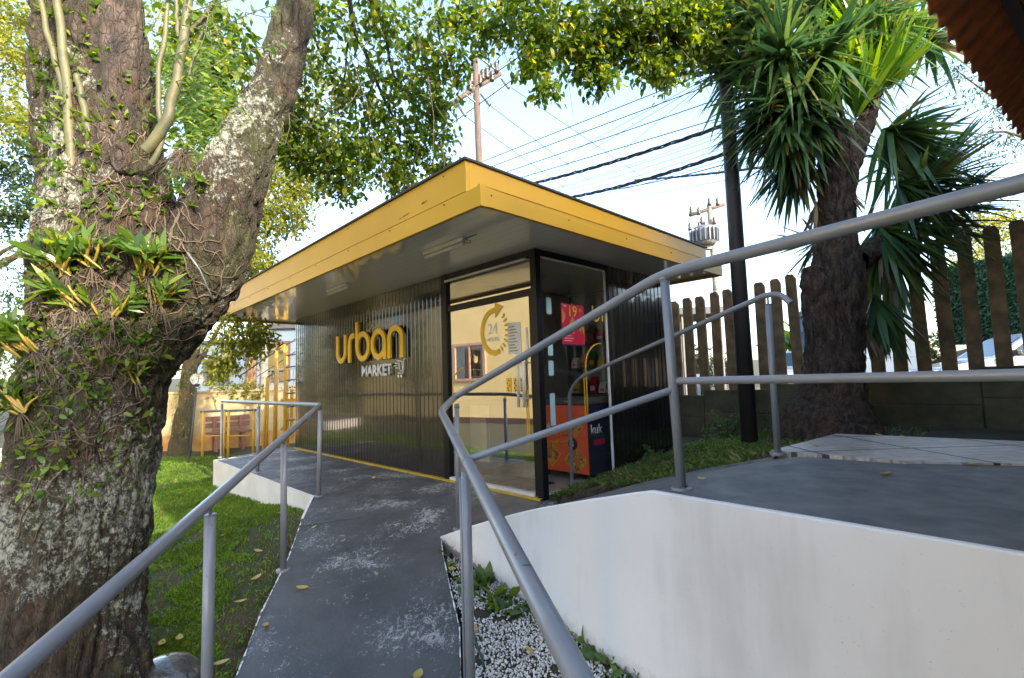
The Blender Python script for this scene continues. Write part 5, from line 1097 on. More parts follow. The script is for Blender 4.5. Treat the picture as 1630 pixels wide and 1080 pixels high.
# local x along the eave, local -y inwards (right/back)
sgn=-1 if (Matrix.Rotation(math.atan2(ed[1],ed[0]),2)@Vector((0,-1))).dot(Vector(en))>0 else 1
mb=MB(); nxr=300; L0,L1=-2.8,9.0; sl=.78; vs=[];fs=[]
rows=[0,.38,.381,.76,.761,1.14,1.141,1.52,1.9,2.4,2.8]
for i in range(nxr+1):
    x=L0+(L1-L0)*i/nxr; wv=abs(math.sin(x*math.pi/.22))*.055
    for j,r_ in enumerate(rows): vs.append((x,sgn*(r_+.012*math.sin(i*.7) if j==0 else sgn*0+r_)*1.0 if j else sgn*(-.02+.02*abs(math.sin(x*math.pi/.22))),EH+sl*r_+wv+(.03 if j%2 else 0)))
m_=len(rows)
for i in range(nxr):
    for j in range(m_-1): a=i*m_+j; fs.append((a,a+m_,a+m_+1,a+1))
mb.add(vs,fs,0,True); ro=mb.build('roof',TERRA,TB,fix=False); so=ro.modifiers.new('t','SOLIDIFY'); so.thickness=.018
for yy in (.28,.95,1.6):
    MB().box(L0,sgn*yy-.035,EH+sl*yy-.085,L1,sgn*yy+.035,EH+sl*yy-.01).build('roof_beam',WOOD,TB)
mb=MB(); mb.box(L0,min(sgn*1.15,sgn*1.35),-.2,L1,max(sgn*1.15,sgn*1.35),EH+sl*1.15-.03); mb.build('wall',CREAM,TB)
mb=MB(); mb.box(-4.6,min(sgn*1.15,sgn*1.35),-.6,L0-.005,max(sgn*1.15,sgn*1.35),3.0); mb.build('shade_wall',CREAM,TB)  # unseen wall, added to shade the near path and lower old trunk
# ------------------------------------------------------------------ beige building opposite the kiosk (seen mirrored in the doors)
BF=empty('beige_house',wor(-14,-7.2,-.45),KROT-R(12),'beige two storey house left of the photo, mirrored in the kiosk glass','house')
mb=MB(); mb.box(-7,-6,-.2,11,0,9.4); mb.build('wall',BEIGE,BF)
mb=MB(); mb.box(-7.4,-6.4,9.4,11.4,.5,9.6); mb.build('roof',TERRA,BF)
def hwindow(par,x,z,w2,h2,y=0,s=1,frame=PINK,glass=GLW):
    f_=MB()
    for a in ((x-.1,z-.1,x+w2+.1,z),(x-.1,z+h2,x+w2+.1,z+h2+.1),(x-.1,z,x,z+h2),(x+w2,z,x+w2+.1,z+h2)): f_.box(a[0],y,a[1],a[2],y+.06*s,a[3]) if s>0 else f_.box(a[0],y-.06,a[1],a[2],y,a[3])
    f_.box(x+w2/2-.03,y+.004*s if s>0 else y-.04,z,x+w2/2+.03,y+.04 if s>0 else y-.004,z+h2)
    fo_=f_.build('window',frame,par); MB().box(x,min(y+.002*s,y+.012*s),z,x+w2,max(y+.002*s,y+.012*s),z+h2).build('pane',glass,fo_); return fo_
for x in (-5,-1.0,8.6): 
    hwindow(BF,x,3.9,1.3,1.1); hwindow(BF,x,6.8,1.3,1.1)
for x,z_,w_,h_ in ((-5,1.5,1.0,.9),(2.6,1.65,1.3,1.2),(9.2,1.5,1.0,.9)): hwindow(BF,x,z_,w_,h_)
mb=MB(); mb.box(-7,.001,0,11,.04,.25); mb.build('wall_band',BROWNF,BF)
# ------------------------------------------------------------------ left background
gy=13.4
wl=ony(250,727,gy); wr=ony(600,715,gy)
GW=empty('garden_wall',ony(330,727,gy),0,'sunlit cream garden wall behind the bench and globe lamp','wall'); o_=np.array(GW.location)
mb=MB(); a=ony(150,640,gy-1.5)-o_; b=ony(640,628,gy+.6)-o_
pts=[(a[0],a[1]),(b[0],b[1])]; zt=1.02; zb=-.6
d_=unit(vec(*(np.array(pts[1])-np.array(pts[0])))); nn_=vec(-d_[1],d_[0])*.15
def wbox(mb,p,q,th,z0,z1,mi=0,off=0):
    d_=unit(np.array(q)-np.array(p)); n_=vec(-d_[1],d_[0]); p0=np.array(p)+n_*off;p1=np.array(q)+n_*off; p2=p1+n_*th;p3=p0+n_*th
    mb.add([(*c,z) for z in (z0,z1) for c in (p0,p1,p2,p3)],[(0,1,2,3),(4,5,6,7),(0,1,5,4),(1,2,6,5),(2,3,7,6),(3,0,4,7)],mi)
wbox(mb,pts[0],pts[1],.15,zb-o_[2],zt-o_[2]); mb.build('wall',CREAM,GW)
mb=MB(); wbox(mb,pts[0],pts[1],.004,zb-o_[2],-.02-o_[2],off=-.006); mb.build('stained_base',REDSOIL,GW)
mb=MB(); wbox(mb,pts[0],pts[1],.21,zt-o_[2]+.001,zt-o_[2]+.05,off=-.03); mb.build('coping',CREAM,GW)
# globe lamp
lb=onz(300,739,-.40); LA=empty('globe_lamp',lb,0,'glass globe garden lamp on a thin dark pole leaning slightly','lamp'); lt=ony(313,618,lb[1])-lb; hd=ony(314,604,lb[1])-lb
MB().tube([(0,0,-.05),tuple(lt)],[.022,.018],12).build('pole',DGREY,LA)
MB().lathe([(.0,-.16),(.05,-.15),(.055,-.11),(.035,-.08)],tuple(hd),16).build('socket',BLKP,LA)
mt,nt_,bs=NM('clear_globe'); bs.inputs['Base Color'].default_value=(.9,.88,.8,1); bs.inputs['Roughness'].default_value=.05; bs.inputs['Transmission Weight'].default_value=.75; bs.inputs['IOR'].default_value=1.3
MB().lathe([(max(.001,.125*math.sin(t)),-.125*math.cos(t)) for t in np.linspace(0,math.pi,17)],tuple(hd),24).build('globe',mt,LA,fix=False)
# mossy tree behind lamp
mtb=onz(285,725,-.42)
tree('mossy_tree',mtb,[(mtb-vec(0,0,.2),.30),(mtb+vec(.02,0,.3),.22),(mtb+vec(.12,0,1.2),.17),(mtb+vec(.2,.1,2.4),.15),(mtb+vec(.3,.2,3.8),.12),(mtb+vec(.3,.4,5.2),.07)],'slim mossy tree behind the globe lamp with a sunlit yellow-green crown',
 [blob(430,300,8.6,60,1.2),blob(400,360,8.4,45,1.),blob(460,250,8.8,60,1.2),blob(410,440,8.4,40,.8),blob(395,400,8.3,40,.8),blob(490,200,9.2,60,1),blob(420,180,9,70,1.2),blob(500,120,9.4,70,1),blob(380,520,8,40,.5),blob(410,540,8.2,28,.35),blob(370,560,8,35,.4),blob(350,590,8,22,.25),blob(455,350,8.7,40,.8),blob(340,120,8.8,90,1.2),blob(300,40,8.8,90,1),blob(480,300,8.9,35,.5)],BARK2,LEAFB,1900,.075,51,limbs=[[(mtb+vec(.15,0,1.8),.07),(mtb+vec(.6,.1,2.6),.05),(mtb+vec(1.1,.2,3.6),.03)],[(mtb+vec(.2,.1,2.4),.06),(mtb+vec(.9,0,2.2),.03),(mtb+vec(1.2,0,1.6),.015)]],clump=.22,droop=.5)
# moss fringe on that trunk
mf=[]
for i in range(700):
    t=g.random(); a=g.random()*6.28; p=mtb+vec(.05+.12*t,0,.4+1.6*t)+vec(math.cos(a),math.sin(a),0)*(.19-.03*t+.1*g.random()*(i%5==0)); mf.append(p)
mf=np.array(mf); A=g.normal(size=mf.shape)*.5+vec(0,0,-.6); L=g.uniform(.03,.10,len(mf)); o=empty('moss_clump',mtb,0,'hanging bright moss and ferns on the slim tree by the globe lamp','moss'); fast('moss',leaves(mf,A,g.normal(size=mf.shape),L,L*.25)-mtb,6,LEAFB,o,tri=TRI_LEAF)
# trees far left
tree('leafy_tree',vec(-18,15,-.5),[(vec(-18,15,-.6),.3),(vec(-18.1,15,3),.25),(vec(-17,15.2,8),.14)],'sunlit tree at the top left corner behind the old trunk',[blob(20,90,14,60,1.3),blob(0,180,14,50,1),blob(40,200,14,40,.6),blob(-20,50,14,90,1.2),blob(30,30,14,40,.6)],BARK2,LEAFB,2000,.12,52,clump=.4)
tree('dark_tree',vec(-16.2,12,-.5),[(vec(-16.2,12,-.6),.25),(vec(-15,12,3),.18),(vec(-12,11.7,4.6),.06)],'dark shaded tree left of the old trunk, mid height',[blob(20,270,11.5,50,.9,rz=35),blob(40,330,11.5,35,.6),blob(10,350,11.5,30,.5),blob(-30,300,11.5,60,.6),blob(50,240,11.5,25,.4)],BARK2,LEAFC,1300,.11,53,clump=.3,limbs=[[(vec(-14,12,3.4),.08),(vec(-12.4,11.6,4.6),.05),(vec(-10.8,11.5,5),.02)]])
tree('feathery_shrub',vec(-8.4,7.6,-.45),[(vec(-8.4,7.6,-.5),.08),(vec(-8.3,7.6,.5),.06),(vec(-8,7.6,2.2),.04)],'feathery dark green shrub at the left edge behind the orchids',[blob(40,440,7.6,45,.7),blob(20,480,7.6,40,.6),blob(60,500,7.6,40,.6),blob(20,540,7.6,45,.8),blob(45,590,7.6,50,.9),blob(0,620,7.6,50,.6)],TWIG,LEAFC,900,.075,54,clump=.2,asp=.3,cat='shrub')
for i,(lx_,ly_) in enumerate(((-17.5,-6.8),(-21.5,-7.5),(-25,-9))):
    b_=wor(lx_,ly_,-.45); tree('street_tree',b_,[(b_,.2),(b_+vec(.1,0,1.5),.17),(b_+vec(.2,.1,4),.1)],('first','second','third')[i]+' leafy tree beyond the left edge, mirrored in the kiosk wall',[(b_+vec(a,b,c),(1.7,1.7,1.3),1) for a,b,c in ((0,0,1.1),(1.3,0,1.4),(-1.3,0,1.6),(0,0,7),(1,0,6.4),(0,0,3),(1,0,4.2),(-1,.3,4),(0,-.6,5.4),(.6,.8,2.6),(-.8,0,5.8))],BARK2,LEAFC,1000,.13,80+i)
# bench
def bench():
    b=onz(330,722,-.4); c=onz(400,715,-.4); B=empty('bench',b,math.atan2((c-b)[1],(c-b)[0]),'low brown wooden slat bench against the cream wall','bench'); L=np.linalg.norm((c-b)[:2])*1.05
    for k in range(3): MB().box(0,.05+k*.15,.42,L,.17+k*.15,.46).build('seat_slat',BENCH,B)
    for k in range(2): MB().box(0,.55,.55+k*.16,L,.585,.67+k*.16).build('back_slat',BENCH,B)
    for x in (.15,L-.25): mb=MB(); mb.box(x,.08,0,x+.08,.16,.42); mb.box(x,.45,0,x+.08,.545,.8); mb.box(x+.01,.16,.3,x+.07,.45,.38); mb.build('leg',BENCH,B)
bench()
# parallel bars (two) - yellow posts, pale tops
for (xa,xb,lb_) in ((322,356,'left yellow and grey exercise bar in front of the bench'),(363,403,'right yellow and grey exercise bar in front of the bench')):
    p=onz(xa,728,-.38); q=onz(xb,726,-.38); B=empty('exercise_bar',p,0,lb_,'bar','exercise bars by the bench'); zt=.62+.38
    for a in (p,q): MB().tube([tuple(a-p-vec(0,0,.1)),tuple(a-p+vec(0,0,zt))],.028,10).build('post',YPIPE,B)
    MB().tube([tuple(vec(0,0,zt)-unit(q-p)*.05),tuple(q-p+vec(0,0,zt)+unit(q-p)*.05)],.026,10).build('bar',GALV,B)
    MB().tube([tuple(vec(0,0,.45)),tuple(q-p+vec(0,0,.45))],.015,8).build('lower_bar',YPIPE,B)
# monkey bars
mp=onz(436,719,-.3); MK=empty('climbing_frame',mp,0,'yellow climbing frame with a ladder beside the kiosk end','climbing frame')
yy=mp[1]
for (xa,ya,xb,yb2,dy) in ((418,719,425.5,601,0),(424,719,427,601,.3),(435.5,719,439.5,558,.1),(439,719,441,558,.5),(455.5,719,453,549,0),(459,719,456,552,.5)):
    MB().tube([tuple(ony(xa,ya,yy+dy)-mp-vec(0,0,.2)),tuple(ony(xb,yb2,yy+dy)-mp)],.028,10).build('post',YPIPE,MK)
for (a,b,c,d,dy,dy2) in ((425.5,601,439.5,592,0,.1),(439.5,558,453,549,.1,0),(380,600,453,549,1,.0),(453,549,500,530,0,.4)): MB().tube([tuple(ony(a,b,yy+dy)-mp),tuple(ony(c,d,yy+dy2)-mp)],.02,8).build('top_bar',GALV if a!=439.5 else YPIPE,MK)
for y_ in (566,585,606,627,648,670): MB().tube([tuple(ony(454,y_,yy)-mp),tuple(ony(474,y_-2,yy+.15)-mp)],.018,8).build('rung',GALV,MK)
# yellow slat fence behind
sfb=onz(440,719,-.3)+vec(0,1.0,0); SF=empty('slat_fence',sfb,0,'short yellow slat gate behind the climbing frame','gate')
for i in range(9):
    x=(i-2)*.16; MB().box(x,-.02,.15,x+.07,.02,1.35).build('slat',YPIPE,SF)
mb=MB(); mb.box(-.4,.021,.35,1.1,.05,.42); mb.box(-.4,.021,1.05,1.1,.05,1.12); mb.build('crosspiece',YPIPE,SF)
# blue-grey house left background
hb=ony(350,640,21); BH=empty('blue_grey_house',vec(hb[0],21,0),0,'pale blue-grey house with a balcony beyond the cream wall','house')
h0=ony(345,640,21)[0]-hb[0]; ztp=ony(400,545,21)[2]
mb=MB(); mb.box(h0-1.5,0,-.5,3.2,6,ztp); mb.box(1.6,-.6,-.5,9,-.001,ony(430,480,21)[2]+1.2); mb.build('wall',BLUEG,BH)
mb=MB(); mb.box(1.5,-.75,ony(430,527,21)[2],9,-.601,ony(430,520,21)[2]); mb.box(h0-1.7,-.15,ztp+.001,3.4,6.2,ztp+.12); mb.build('roof',DGREY,BH)
zb1=ony(430,612,20.3)[2]; zb0=ony(430,600,20.3)[2]
bw=MB(); bw.box(1.3,-1.9,zb1-.25,9,-.605,zb1-.05); bl=bw.build('balcony',CONCP,BH)
mb=MB(); mb.box(1.3,-1.9,zb1+.55,9,-1.86,zb1+.6)
for i in range(26): mb.box(1.3+i*.3,-1.89,zb1-.05,1.33+i*.3,-1.87,zb1+.55)
mb.build('balcony_rail',GALV,bl)
hwindow(BH,2.2,zb1+.2,1.0,1.5,y=-.601,s=-1,frame=BROWNF); hwindow(BH,4.2,zb1+.2,.9,1.7,y=-.601,s=-1,frame=BROWNF); hwindow(BH,2.4,ony(430,520,21)[2]+.9,.9,.9,y=-.601,s=-1,frame=DGREY); hwindow(BH,-.6,1.4,.9,.9,y=0,s=-1,frame=DGREY)
# white pole + tan trunk + shrubs behind the wall
wp=ony(418,650,15); WP=empty('concrete_pole',vec(wp[0],15,-.4),0,'pale concrete post between the tan trunk and the climbing frame','pole'); MB().tube([(0,0,0),(.05,0,ony(424,512,15)[2]+.4)],[.13,.11],10).build('shaft',CONCP,WP)
tt=ony(390,650,14); tree('tan_tree',vec(tt[0],14,-.4),[(vec(tt[0],14,-.5),.2),(vec(tt[0]+.05,14,.6),.17),(vec(tt[0]+.2,14,1.8),.15),(ony(398,540,14),.12)],'tan trunked tree rising behind the cream wall',[blob(380,545,13.5,26,.5),blob(415,530,13.5,22,.3),blob(398,520,14,25,.4)],BARKT,LEAFB,500,.10,57)
bush('bush',vec(*ony(385,632,12.9)[:2],.75),(.75,.3,.28),900,.09,'bright green bush behind the cream wall below the blue-grey house',58,LEAFB,'bush')
bush('bush',vec(*ony(350,632,12.9)[:2],.75),(.4,.3,.22),400,.09,'smaller green bush behind the cream wall near the mossy tree',59,LEAFB,'bush')
bush('bush',vec(*ony(470,632,14.5)[:2],.6),(1.0,.3,.28),500,.1,'low bushes behind the climbing frame at the kiosk end',60,LEAFC,'bush')
# fence at far left
cb=onz(8,735,-.4); CU=empty('white_kerb_block',cb,.3,'white painted low block at the left edge behind the old tree','block'); MB().box(-1.5,0,0,.35,.3,.28).build('block',WHITE,CU,bevel=.02)
# ------------------------------------------------------------------ right background: hedge wall, grey wall, bank, cars
HW=empty('hedge_wall',wor(3.,17.5,1.7),KROT,'clipped dark green hedge wall above the earth bank across the street','hedge')
hz=3.4
# corners from the picture
hl=ony(1478,520,15.5); 
ha=ony(1486,430,16); hb2=ony(1632,402,13.2); zt0=ha[2]; zt1=hb2[2]; zbm=ony(1500,540,15.8)[2]-.2
HWm=MB(); o_=np.array(HW.location); HW.rotation_euler=(0,0,0)
dirh=unit((hb2-ha)[:2]); he=hb2[:2]+dirh*6; nh=vec(-dirh[1],dirh[0]); nh=nh if nh[1]>0 else -nh
def q3(p,z): return (p[0]-o_[0],p[1]-o_[1],z-o_[2])
zte=zt1+(zt1-zt0)*6/np.linalg.norm((hb2-ha)[:2])
HWm.add([q3(ha,zbm),q3(he,zbm),q3(he,zte),q3(ha,zt0),q3(ha[:2]+nh*1.2,zbm),q3(he+nh*1.2,zbm),q3(he+nh*1.2,zte),q3(ha[:2]+nh*1.2,zt0)],[(0,1,2,3),(4,5,6,7),(0,3,7,4),(1,2,6,5),(3,2,6,7)]); HWm.build('core',HEDGEC,HW)
n=26000; u=g.random(n); vv=g.random(n); P=ha[:2][None]+(he-ha[:2])[None]*u[:,None]; zt_=zt0+(zte-zt0)*u; zz=zbm+(zt_-zbm)*vv; top=g.random(n)<.12; dep=np.where(top,g.random(n)*1.2,-.03-.06*g.random(n)); zz=np.where(top,zt_+.04,zz)
P3=np.stack([P[:,0]+nh[0]*dep,P[:,1]+nh[1]*dep,zz],1)-o_; A=g.normal(size=(n,3))*.6+vec(-nh[0]*.5,-nh[1]*.5,-.2); L=g.uniform(.06,.13,n)
fast('leaves',leaves(P3,A,g.normal(size=(n,3))*.4+vec(-nh[0],-nh[1],.5),L,L*.6),6,HEDGE,HW,tri=TRI_LEAF)
gb=ony(1425,600,12.5); GB=empty('blue_grey_block_wall',vec(gb[0],12.5,.1),0,'pale blue-grey block building seen between pickets right of the yucca','building')
zt_=ony(1440,474,12.5)[2]; xl=ony(1370,500,12.5)[0]-gb[0]; xr=ony(1461,500,12.5)[0]-gb[0]
mb=MB(); mb.box(xl,0,-.2,xr,3,zt_-.1); mb.build('wall',BLUEG,GB); mb=MB(); mb.box(xl-.1,-.12,zt_-.25,xr+.1,3.1,zt_-.08); mb.build('roof_edge',DGREY,GB)
mb=MB()
for k in range(1,6): mb.box(xl,-.004,zt_-.3-k*.45,xr,.0,zt_-.285-k*.45)
mb.box((xl+xr)/2+.1,-.0045,-.2,(xl+xr)/2+.115,.0,zt_-.26); mb.build('joint_lines',DGREY,GB)
# car: small white hatchback, profile extruded
def car(front_xy,ang,zg,label):
    Cc=empty('parked_car',(front_xy[0],front_xy[1],zg),ang,label,'car','cars parked in the street'); W2=.82
    low=[(0,.35),(.02,.62),(.12,.74),(.95,.90),(1.55,1.32),(1.75,1.40),(2.9,1.42),(3.6,1.28),(3.85,.95),(3.9,.45),(3.8,.25),(.1,.22)]
    def sec(x,z,y):
        k=1-.16*max(0,(z-.85)/.6); return (x,y*k,z)
    mb=MB(); n=len(low); vs=[sec(x,z,-W2) for x,z in low]+[sec(x,z,W2) for x,z in low]
    mb.add(vs,[tuple(range(n)),tuple(range(2*n-1,n-1,-1))]+[(i,(i+1)%n,n+(i+1)%n,n+i) for i in range(n)]); mb.build('body',CARW,Cc,bevel=.04)
    for s in (-1,1):
        for poly in ([(1.18,.93),(1.62,1.27),(2.15,1.33),(2.15,.93)],[(2.23,.93),(2.23,1.33),(2.95,1.33),(3.05,.95)],[(3.13,.96),(3.05,1.32),(3.45,1.22),(3.6,.98)]):
            mb=MB(); mb.prism(poly,lambda a,b,d:sec(a,b,s*(W2+d)),.006,.012); mb.build('side_window',GLC if False else BLKW,Cc)
        mb=MB()
        for x in (1.12,2.19,3.09): mb.prism([(x,.35),(x+.012,.35),(x+.012,.9),(x,.9)],lambda a,b,d:sec(a,b,s*(W2+d)),.003,.005)
        mb.build('door_seam',BLKP,Cc)
        mb=MB(); mb.box(2.0,s*W2-.02,.80,2.14,s*W2+.02,.83); mb.box(2.9,s*W2-.02,.80,3.04,s*W2+.02,.83); mb.build('door_handle',BLKP,Cc)
        m2=MB(); m2.box(1.25,min(s*(W2-.02),s*(W2+.16)),.93,1.36,max(s*(W2-.02),s*(W2+.16)),1.05); m2.build('mirror',BLKP,Cc,bevel=.03)
        m3=MB(); m3.box(-.02,min(s*.5,s*.78),.52,.1,max(s*.5,s*.78),.68); m3.build('headlight',PRW,Cc,bevel=.02)
        for x in (.72,3.12):
            M_=Matrix.Translation((x,s*(W2-.08),.29))@Matrix.Rotation(R(90),4,'X'); w=MB(); w.lathe([(.18,-.1),(.28,-.09),(.29,0),(.28,.09),(.18,.1)],(0,0,0),24,M=M_); wo=w.build('wheel',RUB,Cc,fix=False); MB().lathe([(0,-.06),(.06,-.085),(.17,-.08),(.185,-.1),(.185,.1),(.17,.08),(0,.07)],(0,0,0),24,M=M_).build('rim',CHR,wo,fix=False)
    mb=MB(); mb.add([sec(x,z+.008,y) for x,z,y in ((1.0,.93,-.7),(1.55,1.33,-.68),(1.55,1.33,.68),(1.0,.93,.7))],[(0,1,2,3)]); mb.build('windscreen',BLKW,Cc,fix=False)
BLKW=mat('tinted_window',(.03,.07,.09),rough=.2,spec=.4)
fc=ony(1466,585,6.9); lxx,lyy=loc(fc[0],fc[1]); pcar=wor(lxx,lyy+.8)
tcar=ony(1466,590,7.0); car(tcar[:2]+D2[:2]*.85,KROT,.12,'white hatchback seen through the pickets at the right below the hedge')
pc_=ony(1462,585,11)
for o in [x for x in COL.objects if x.name=='parked_car']: o.location=(pc_[0],pc_[1],.33); o.rotation_euler=(0,0,R(-20))
tc2=ony(1290,590,13); car(tc2[:2],R(62),.30,'white car farther down the street, just left of the yucca trunk')
# palms/greens behind fence
tree('banana_plant',vec(*ony(1255,600,16)[:2],.1),[(vec(*ony(1255,600,16)[:2],.0),.15),(vec(*ony(1255,560,16)[:2],1.6),.1)],'bright broad-leaved banana plants behind the fence left of the yucca',[blob(1240,540,16,22,.6),blob(1265,520,16,26,.8),blob(1250,560,16,24,.7)],BARK2,LEAFV,60,.75,61,asp=.22,clump=.6,droop=.0,cat='plant')
tree('roadside_tree',vec(*ony(1110,600,18)[:2],.1),[(vec(*ony(1110,600,18)[:2],.0),.15),(vec(*ony(1110,560,18)[:2],1.8),.1)],'small green tree glimpsed between the left pickets',[blob(1115,570,18,20,.6),blob(1160,580,18,22,.6),blob(1140,600,18,20,.6)],BARK2,LEAFC,400,.15,62)
tree('pale_green_tree',vec(*ony(1590,600,24)[:2],1.5),[(vec(*ony(1590,560,24)[:2],1.2),.3),(vec(*ony(1590,520,24)[:2],2.2),.2)],'airy yellow-green tree behind the hedge wall at the right edge',[blob(1550,360,24,30,.6),blob(1590,350,24,36,.9),blob(1625,370,24,36,.9),blob(1560,395,24,36,.8),blob(1610,405,24,36,.8),blob(1530,415,24,20,.4)],BARK2,LEAFB,500,.20,63,clump=.7)
tree('conifer',vec(*ony(1720,600,20)[:2],1.2),[(ony(1720,600,20),.22),(ony(1715,300,20),.16),(ony(1700,60,20),.08)],'dark sparse conifer with drooping branches left of the tiled roof',[blob(1530,120,20,30,.5,rz=20),blob(1560,150,20,30,.6,rz=22),blob(1590,180,20,30,.6,rz=20),blob(1560,215,20,26,.5,rz=18),blob(1575,250,20,22,.4,rz=18),blob(1610,220,20,30,.6),blob(1520,105,20,18,.3),blob(1600,140,20,30,.5)],BARK2,LEAFC,420,.17,64,clump=.7,asp=.3,limbs=[[(ony(1712,260,20),.06),(ony(1600,210,20),.05),(ony(1525,235,20),.02)],[(ony(1705,170,20),.06),(ony(1600,160,20),.05),(ony(1560,140,20),.04),(ony(1520,110,20),.02)]])
bush('bush',vec(*ony(1478,560,13)[:2],.9),(.5,.4,.6),700,.12,'leafy bush between the blue-grey block building and the hedge wall',65,LEAFC,'bush')
# low roof seen behind the left pickets
cb2=ony(1090,560,14); CP_=empty('street_shelter',vec(cb2[0],14,.1),0,'low dark roofed shelter behind the left pickets','shelter')
zt_=ony(1090,487,14)[2]-.1; mb=MB(); mb.box(-1.2,0,zt_-.25,1.2,2.2,zt_-.05); mb.build('roof',DGREY,CP_)
for x in (-1.1,0,1.05): MB().box(x,.1,-.1,x+.12,.22,zt_-.251).build('post',CONCP,CP_)
mb=MB(); mb.box(-1.2,2.0,-.1,1.2,2.1,1.0); mb.build('back_wall',BLUEG,CP_)
# ------------------------------------------------------------------ utility poles and wires
def upole(name,px,pyb,pyt,y,r,mt,label,zg=.1,pxb=None):
    t=ony(px,pyt,y); b=ony(pxb if pxb else px,pyb,y); b=t+(b-t)*((t[2]-zg)/(t[2]-b[2])); P=empty(name,vec(b[0],b[1],zg),0,label,'utility pole'); t=t-np.array(P.location); MB().tube([(0,0,-.3),tuple(t*.5),tuple(t)],[r*1.15,r,r*.85],12).build('shaft',mt,P); return P,t
P1,t=upole('utility_pole',756,262,82,15,.115,WOODP,'weathered utility pole with a loaded crossarm above the kiosk roof',pxb=763); o_=np.array(P1.location)
t_abs=lambda px,py,y:tuple(ony(px,py,y)-o_)
MB().tube([t_abs(700,178,14.2),t_abs(757,140,15),t_abs(796,118,15.6)],.075,8).build('crossarm',WOODP,P1)
mb=MB()
for (a,b,y) in ((750,125,14.9),(764,128,15),(775,118,15.2),(783,122,15.3),(790,108,15.4),(748,137,14.8),(768,120,15.1)):
    c=ony(a,b,y)-o_; mb.lathe([(.0,-.18),(.07,-.17),(.10,-.1),(.06,-.05),(.10,0),(.06,.05),(.09,.1),(.05,.18),(0,.2)],tuple(c),10)
mb.build('insulators',CERAM,P1,fix=False)
mb=MB(); mb.tube([t_abs(760,90,15),t_abs(790,112,15.4)],.035,6); mb.tube([t_abs(740,150,14.7),t_abs(762,168,15)],.03,6)
for a,b,c,d in ((766,150,780,168),(799,126,810,141),(727,165,741,185)): mb.tube([t_abs(a,b,15),t_abs(c,d,14.9)],.05,8)
for k in range(7): 
    a,b=g.uniform(740,800),g.uniform(100,150); s_=Vector(t_abs(a,b,15)); e_=Vector(t_abs(a+g.uniform(-25,40),b+g.uniform(0,30),15)); mb.tube([s_,(s_+e_)/2+Vector((0,0,-.5)),e_],.012,4,cap=False)
mb.build('hardware',GALV,P1,fix=False)
P2,t=upole('utility_pole',1129,595,326,27,.16,CONCP,'distant utility pole carrying a grey transformer behind the roof corner',pxb=1150); o_=np.array(P2.location)
MB().tube([t_abs(1098,343,26.6),t_abs(1152,326,27.4)],.10,8).build('crossarm',WOODP,P2)
mb=MB()
for a,b in ((1100,336),(1112,337),(1142,322),(1129,322),(1098,362),(1113,360),(1117,352),(1122,360),(1137,352)): mb.lathe([(0,-.22),(.10,-.2),(.12,-.05),(.06,0),(.10,.1),(.03,.25),(0,.27)],tuple(ony(a,b,26.7)-o_),8)
mb.build('insulators',CERAM,P2,fix=False)
mb=MB(); tc=ony(1121,376,26.3)-o_; mb.lathe([(0,-.55),(.5,-.55),(.6,-.4),(.62,.35),(.55,.48),(0,.5)],tuple(tc),20)
for k in range(20): a=2*math.pi*k/20; mb.box(-.02,.6,-.38,.02,.78,.33,M=Matrix.Translation(tuple(tc))@Matrix.Rotation(a,4,'Z'))
mb.build('transformer',GALV,P2,fix=False); MB().box(-.35,-.1,-.75,.35,.25,-.56,M=Matrix.Translation(tuple(tc))).build('bracket',GALV,P2)
def wire(p,q,r,sag,label,n=24,twist=0):
    a,b=ony(*p),ony(*q); P=[a+(b-a)*t-vec(0,0,sag*4*t*(1-t)) for t in np.linspace(0,1,n)]; mid=a.copy()
    mb=MB()
    if twist:
        for s in range(twist):
            Q=[c+vec(0,math.sin(i*1.3+s*2.1)*r*1.6,math.cos(i*1.3+s*2.1)*r*1.6)-a for i,c in enumerate(P)]; mb.tube(Q,r,5,cap=False)
    else: mb.tube([c-a for c in P],r,5,cap=False)
    o=mb.build('cable',WIRE,fix=False); o.location=tuple(a); tag(o,label,'cable','overhead cables above the kiosk')
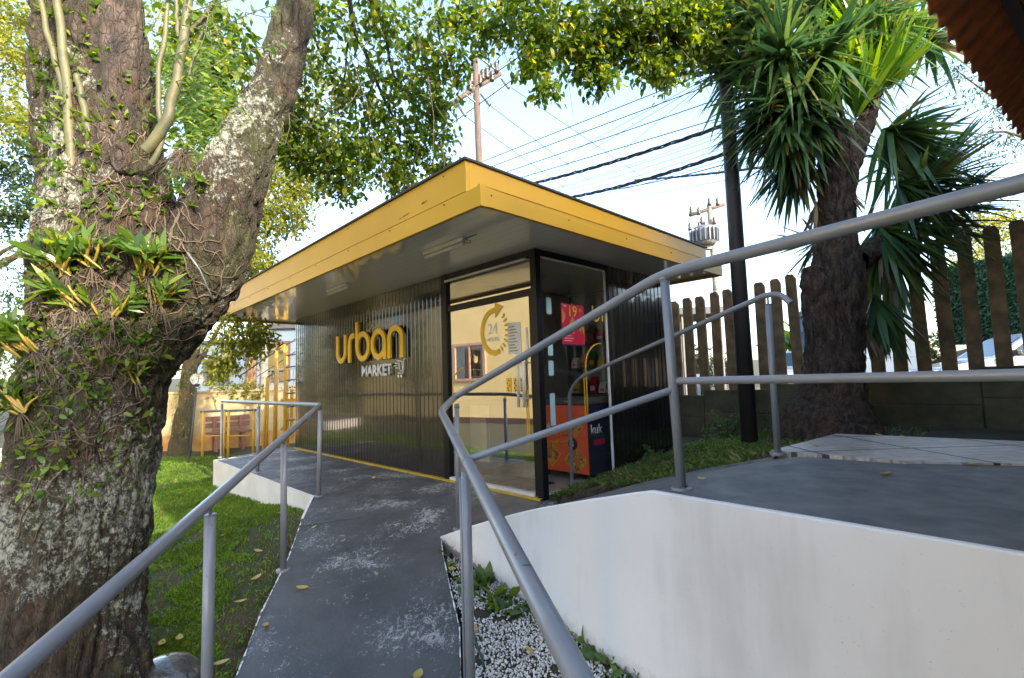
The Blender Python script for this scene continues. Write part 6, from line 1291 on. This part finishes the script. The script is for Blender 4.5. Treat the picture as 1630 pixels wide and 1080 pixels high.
WL=[((757,262,16),(1240,70,10),.011,.0,'topmost long wire crossing to the tall post'),((765,272,16),(1240,95,10),.011,.0,'second long parallel wire above the kiosk'),((775,285,16),(1240,125,10),.011,.0,'third long parallel wire above the kiosk'),((800,292,16),(1240,160,10),.011,.0,'fourth long parallel wire, lowest of the thin four'),
 ((820,292,17),(1130,122,6.2),.004,.0,'steep thin wire rising to the upper insulator of the tall post'),((840,300,17),(1133,125,6.2),.004,.0,'second steep wire rising to the tall post insulator'),((985,245,14),(1128,128,6.2),.004,.0,'short steep wire below the tall post insulator'),
 ((845,293,17),(1240,168,10),.014,.12,'thick twisted black cable, upper of the two bundles'),((905,315,17),(1240,213,10),.014,.15,'thick twisted black cable, lower of the two bundles'),((930,308,17),(1240,236,10),.012,.15,'black cable running just under the lower bundle'),
 ((870,304,17),(1240,185,10),.006,.1,'thin line between the bundles, first from the top'),((885,306,17),(1240,196,10),.006,.1,'thin line between the bundles, second from the top'),((900,310,17),(1240,204,10),.006,.12,'thin line between the bundles, third from the top'),((880,300,17),(1240,176,10),.005,.1,'thin line close under the upper bundle'),((915,318,17),(1240,225,10),.006,.12,'thin line close under the lower bundle'),
 ((1010,287,17),(1260,260,10),.013,.05,'braided cable going right above the transformer'),((935,328,17),(1260,268,10),.005,.0,'lone thin wire low over the roof'),
 ((814,140,15),(1020,280,24),.010,.0,'thin wire descending right from the crossarm end'),((782,170,15),(940,290,22),.010,.0,'thin wire descending right from the pole insulator'),((741,186,15),(900,300,22),.010,.0,'thin wire descending right from the left crossarm end'),
 ((560,260,18),(830,88,14),.013,.1,'wire passing the pole on the left, upper'),((500,345,18),(860,95,14),.013,.1,'wire passing the pole on the left, lower'),((480,345,18),(700,203,15),.013,.1,'wire reaching down left behind the leaves'),
 ((330,610,16),(470,540,14),.010,.1,'slanting wire in front of the blue-grey house, upper'),((330,640,16),(470,560,14),.010,.1,'slanting wire in front of the blue-grey house, lower'),
 ((1500,130,12),(1640,100,12),.010,.05,'wire at the right behind the conifer')]
for a,b,r_,s_,lb_ in WL:
    wire(a,b,r_*(1.7 if 'thick' in lb_ else 1.15),s_,lb_,twist=3 if ('twisted' in lb_ or 'braided' in lb_) else 0)
# two birds-sized clamps on wire omitted; soil around yucca foot
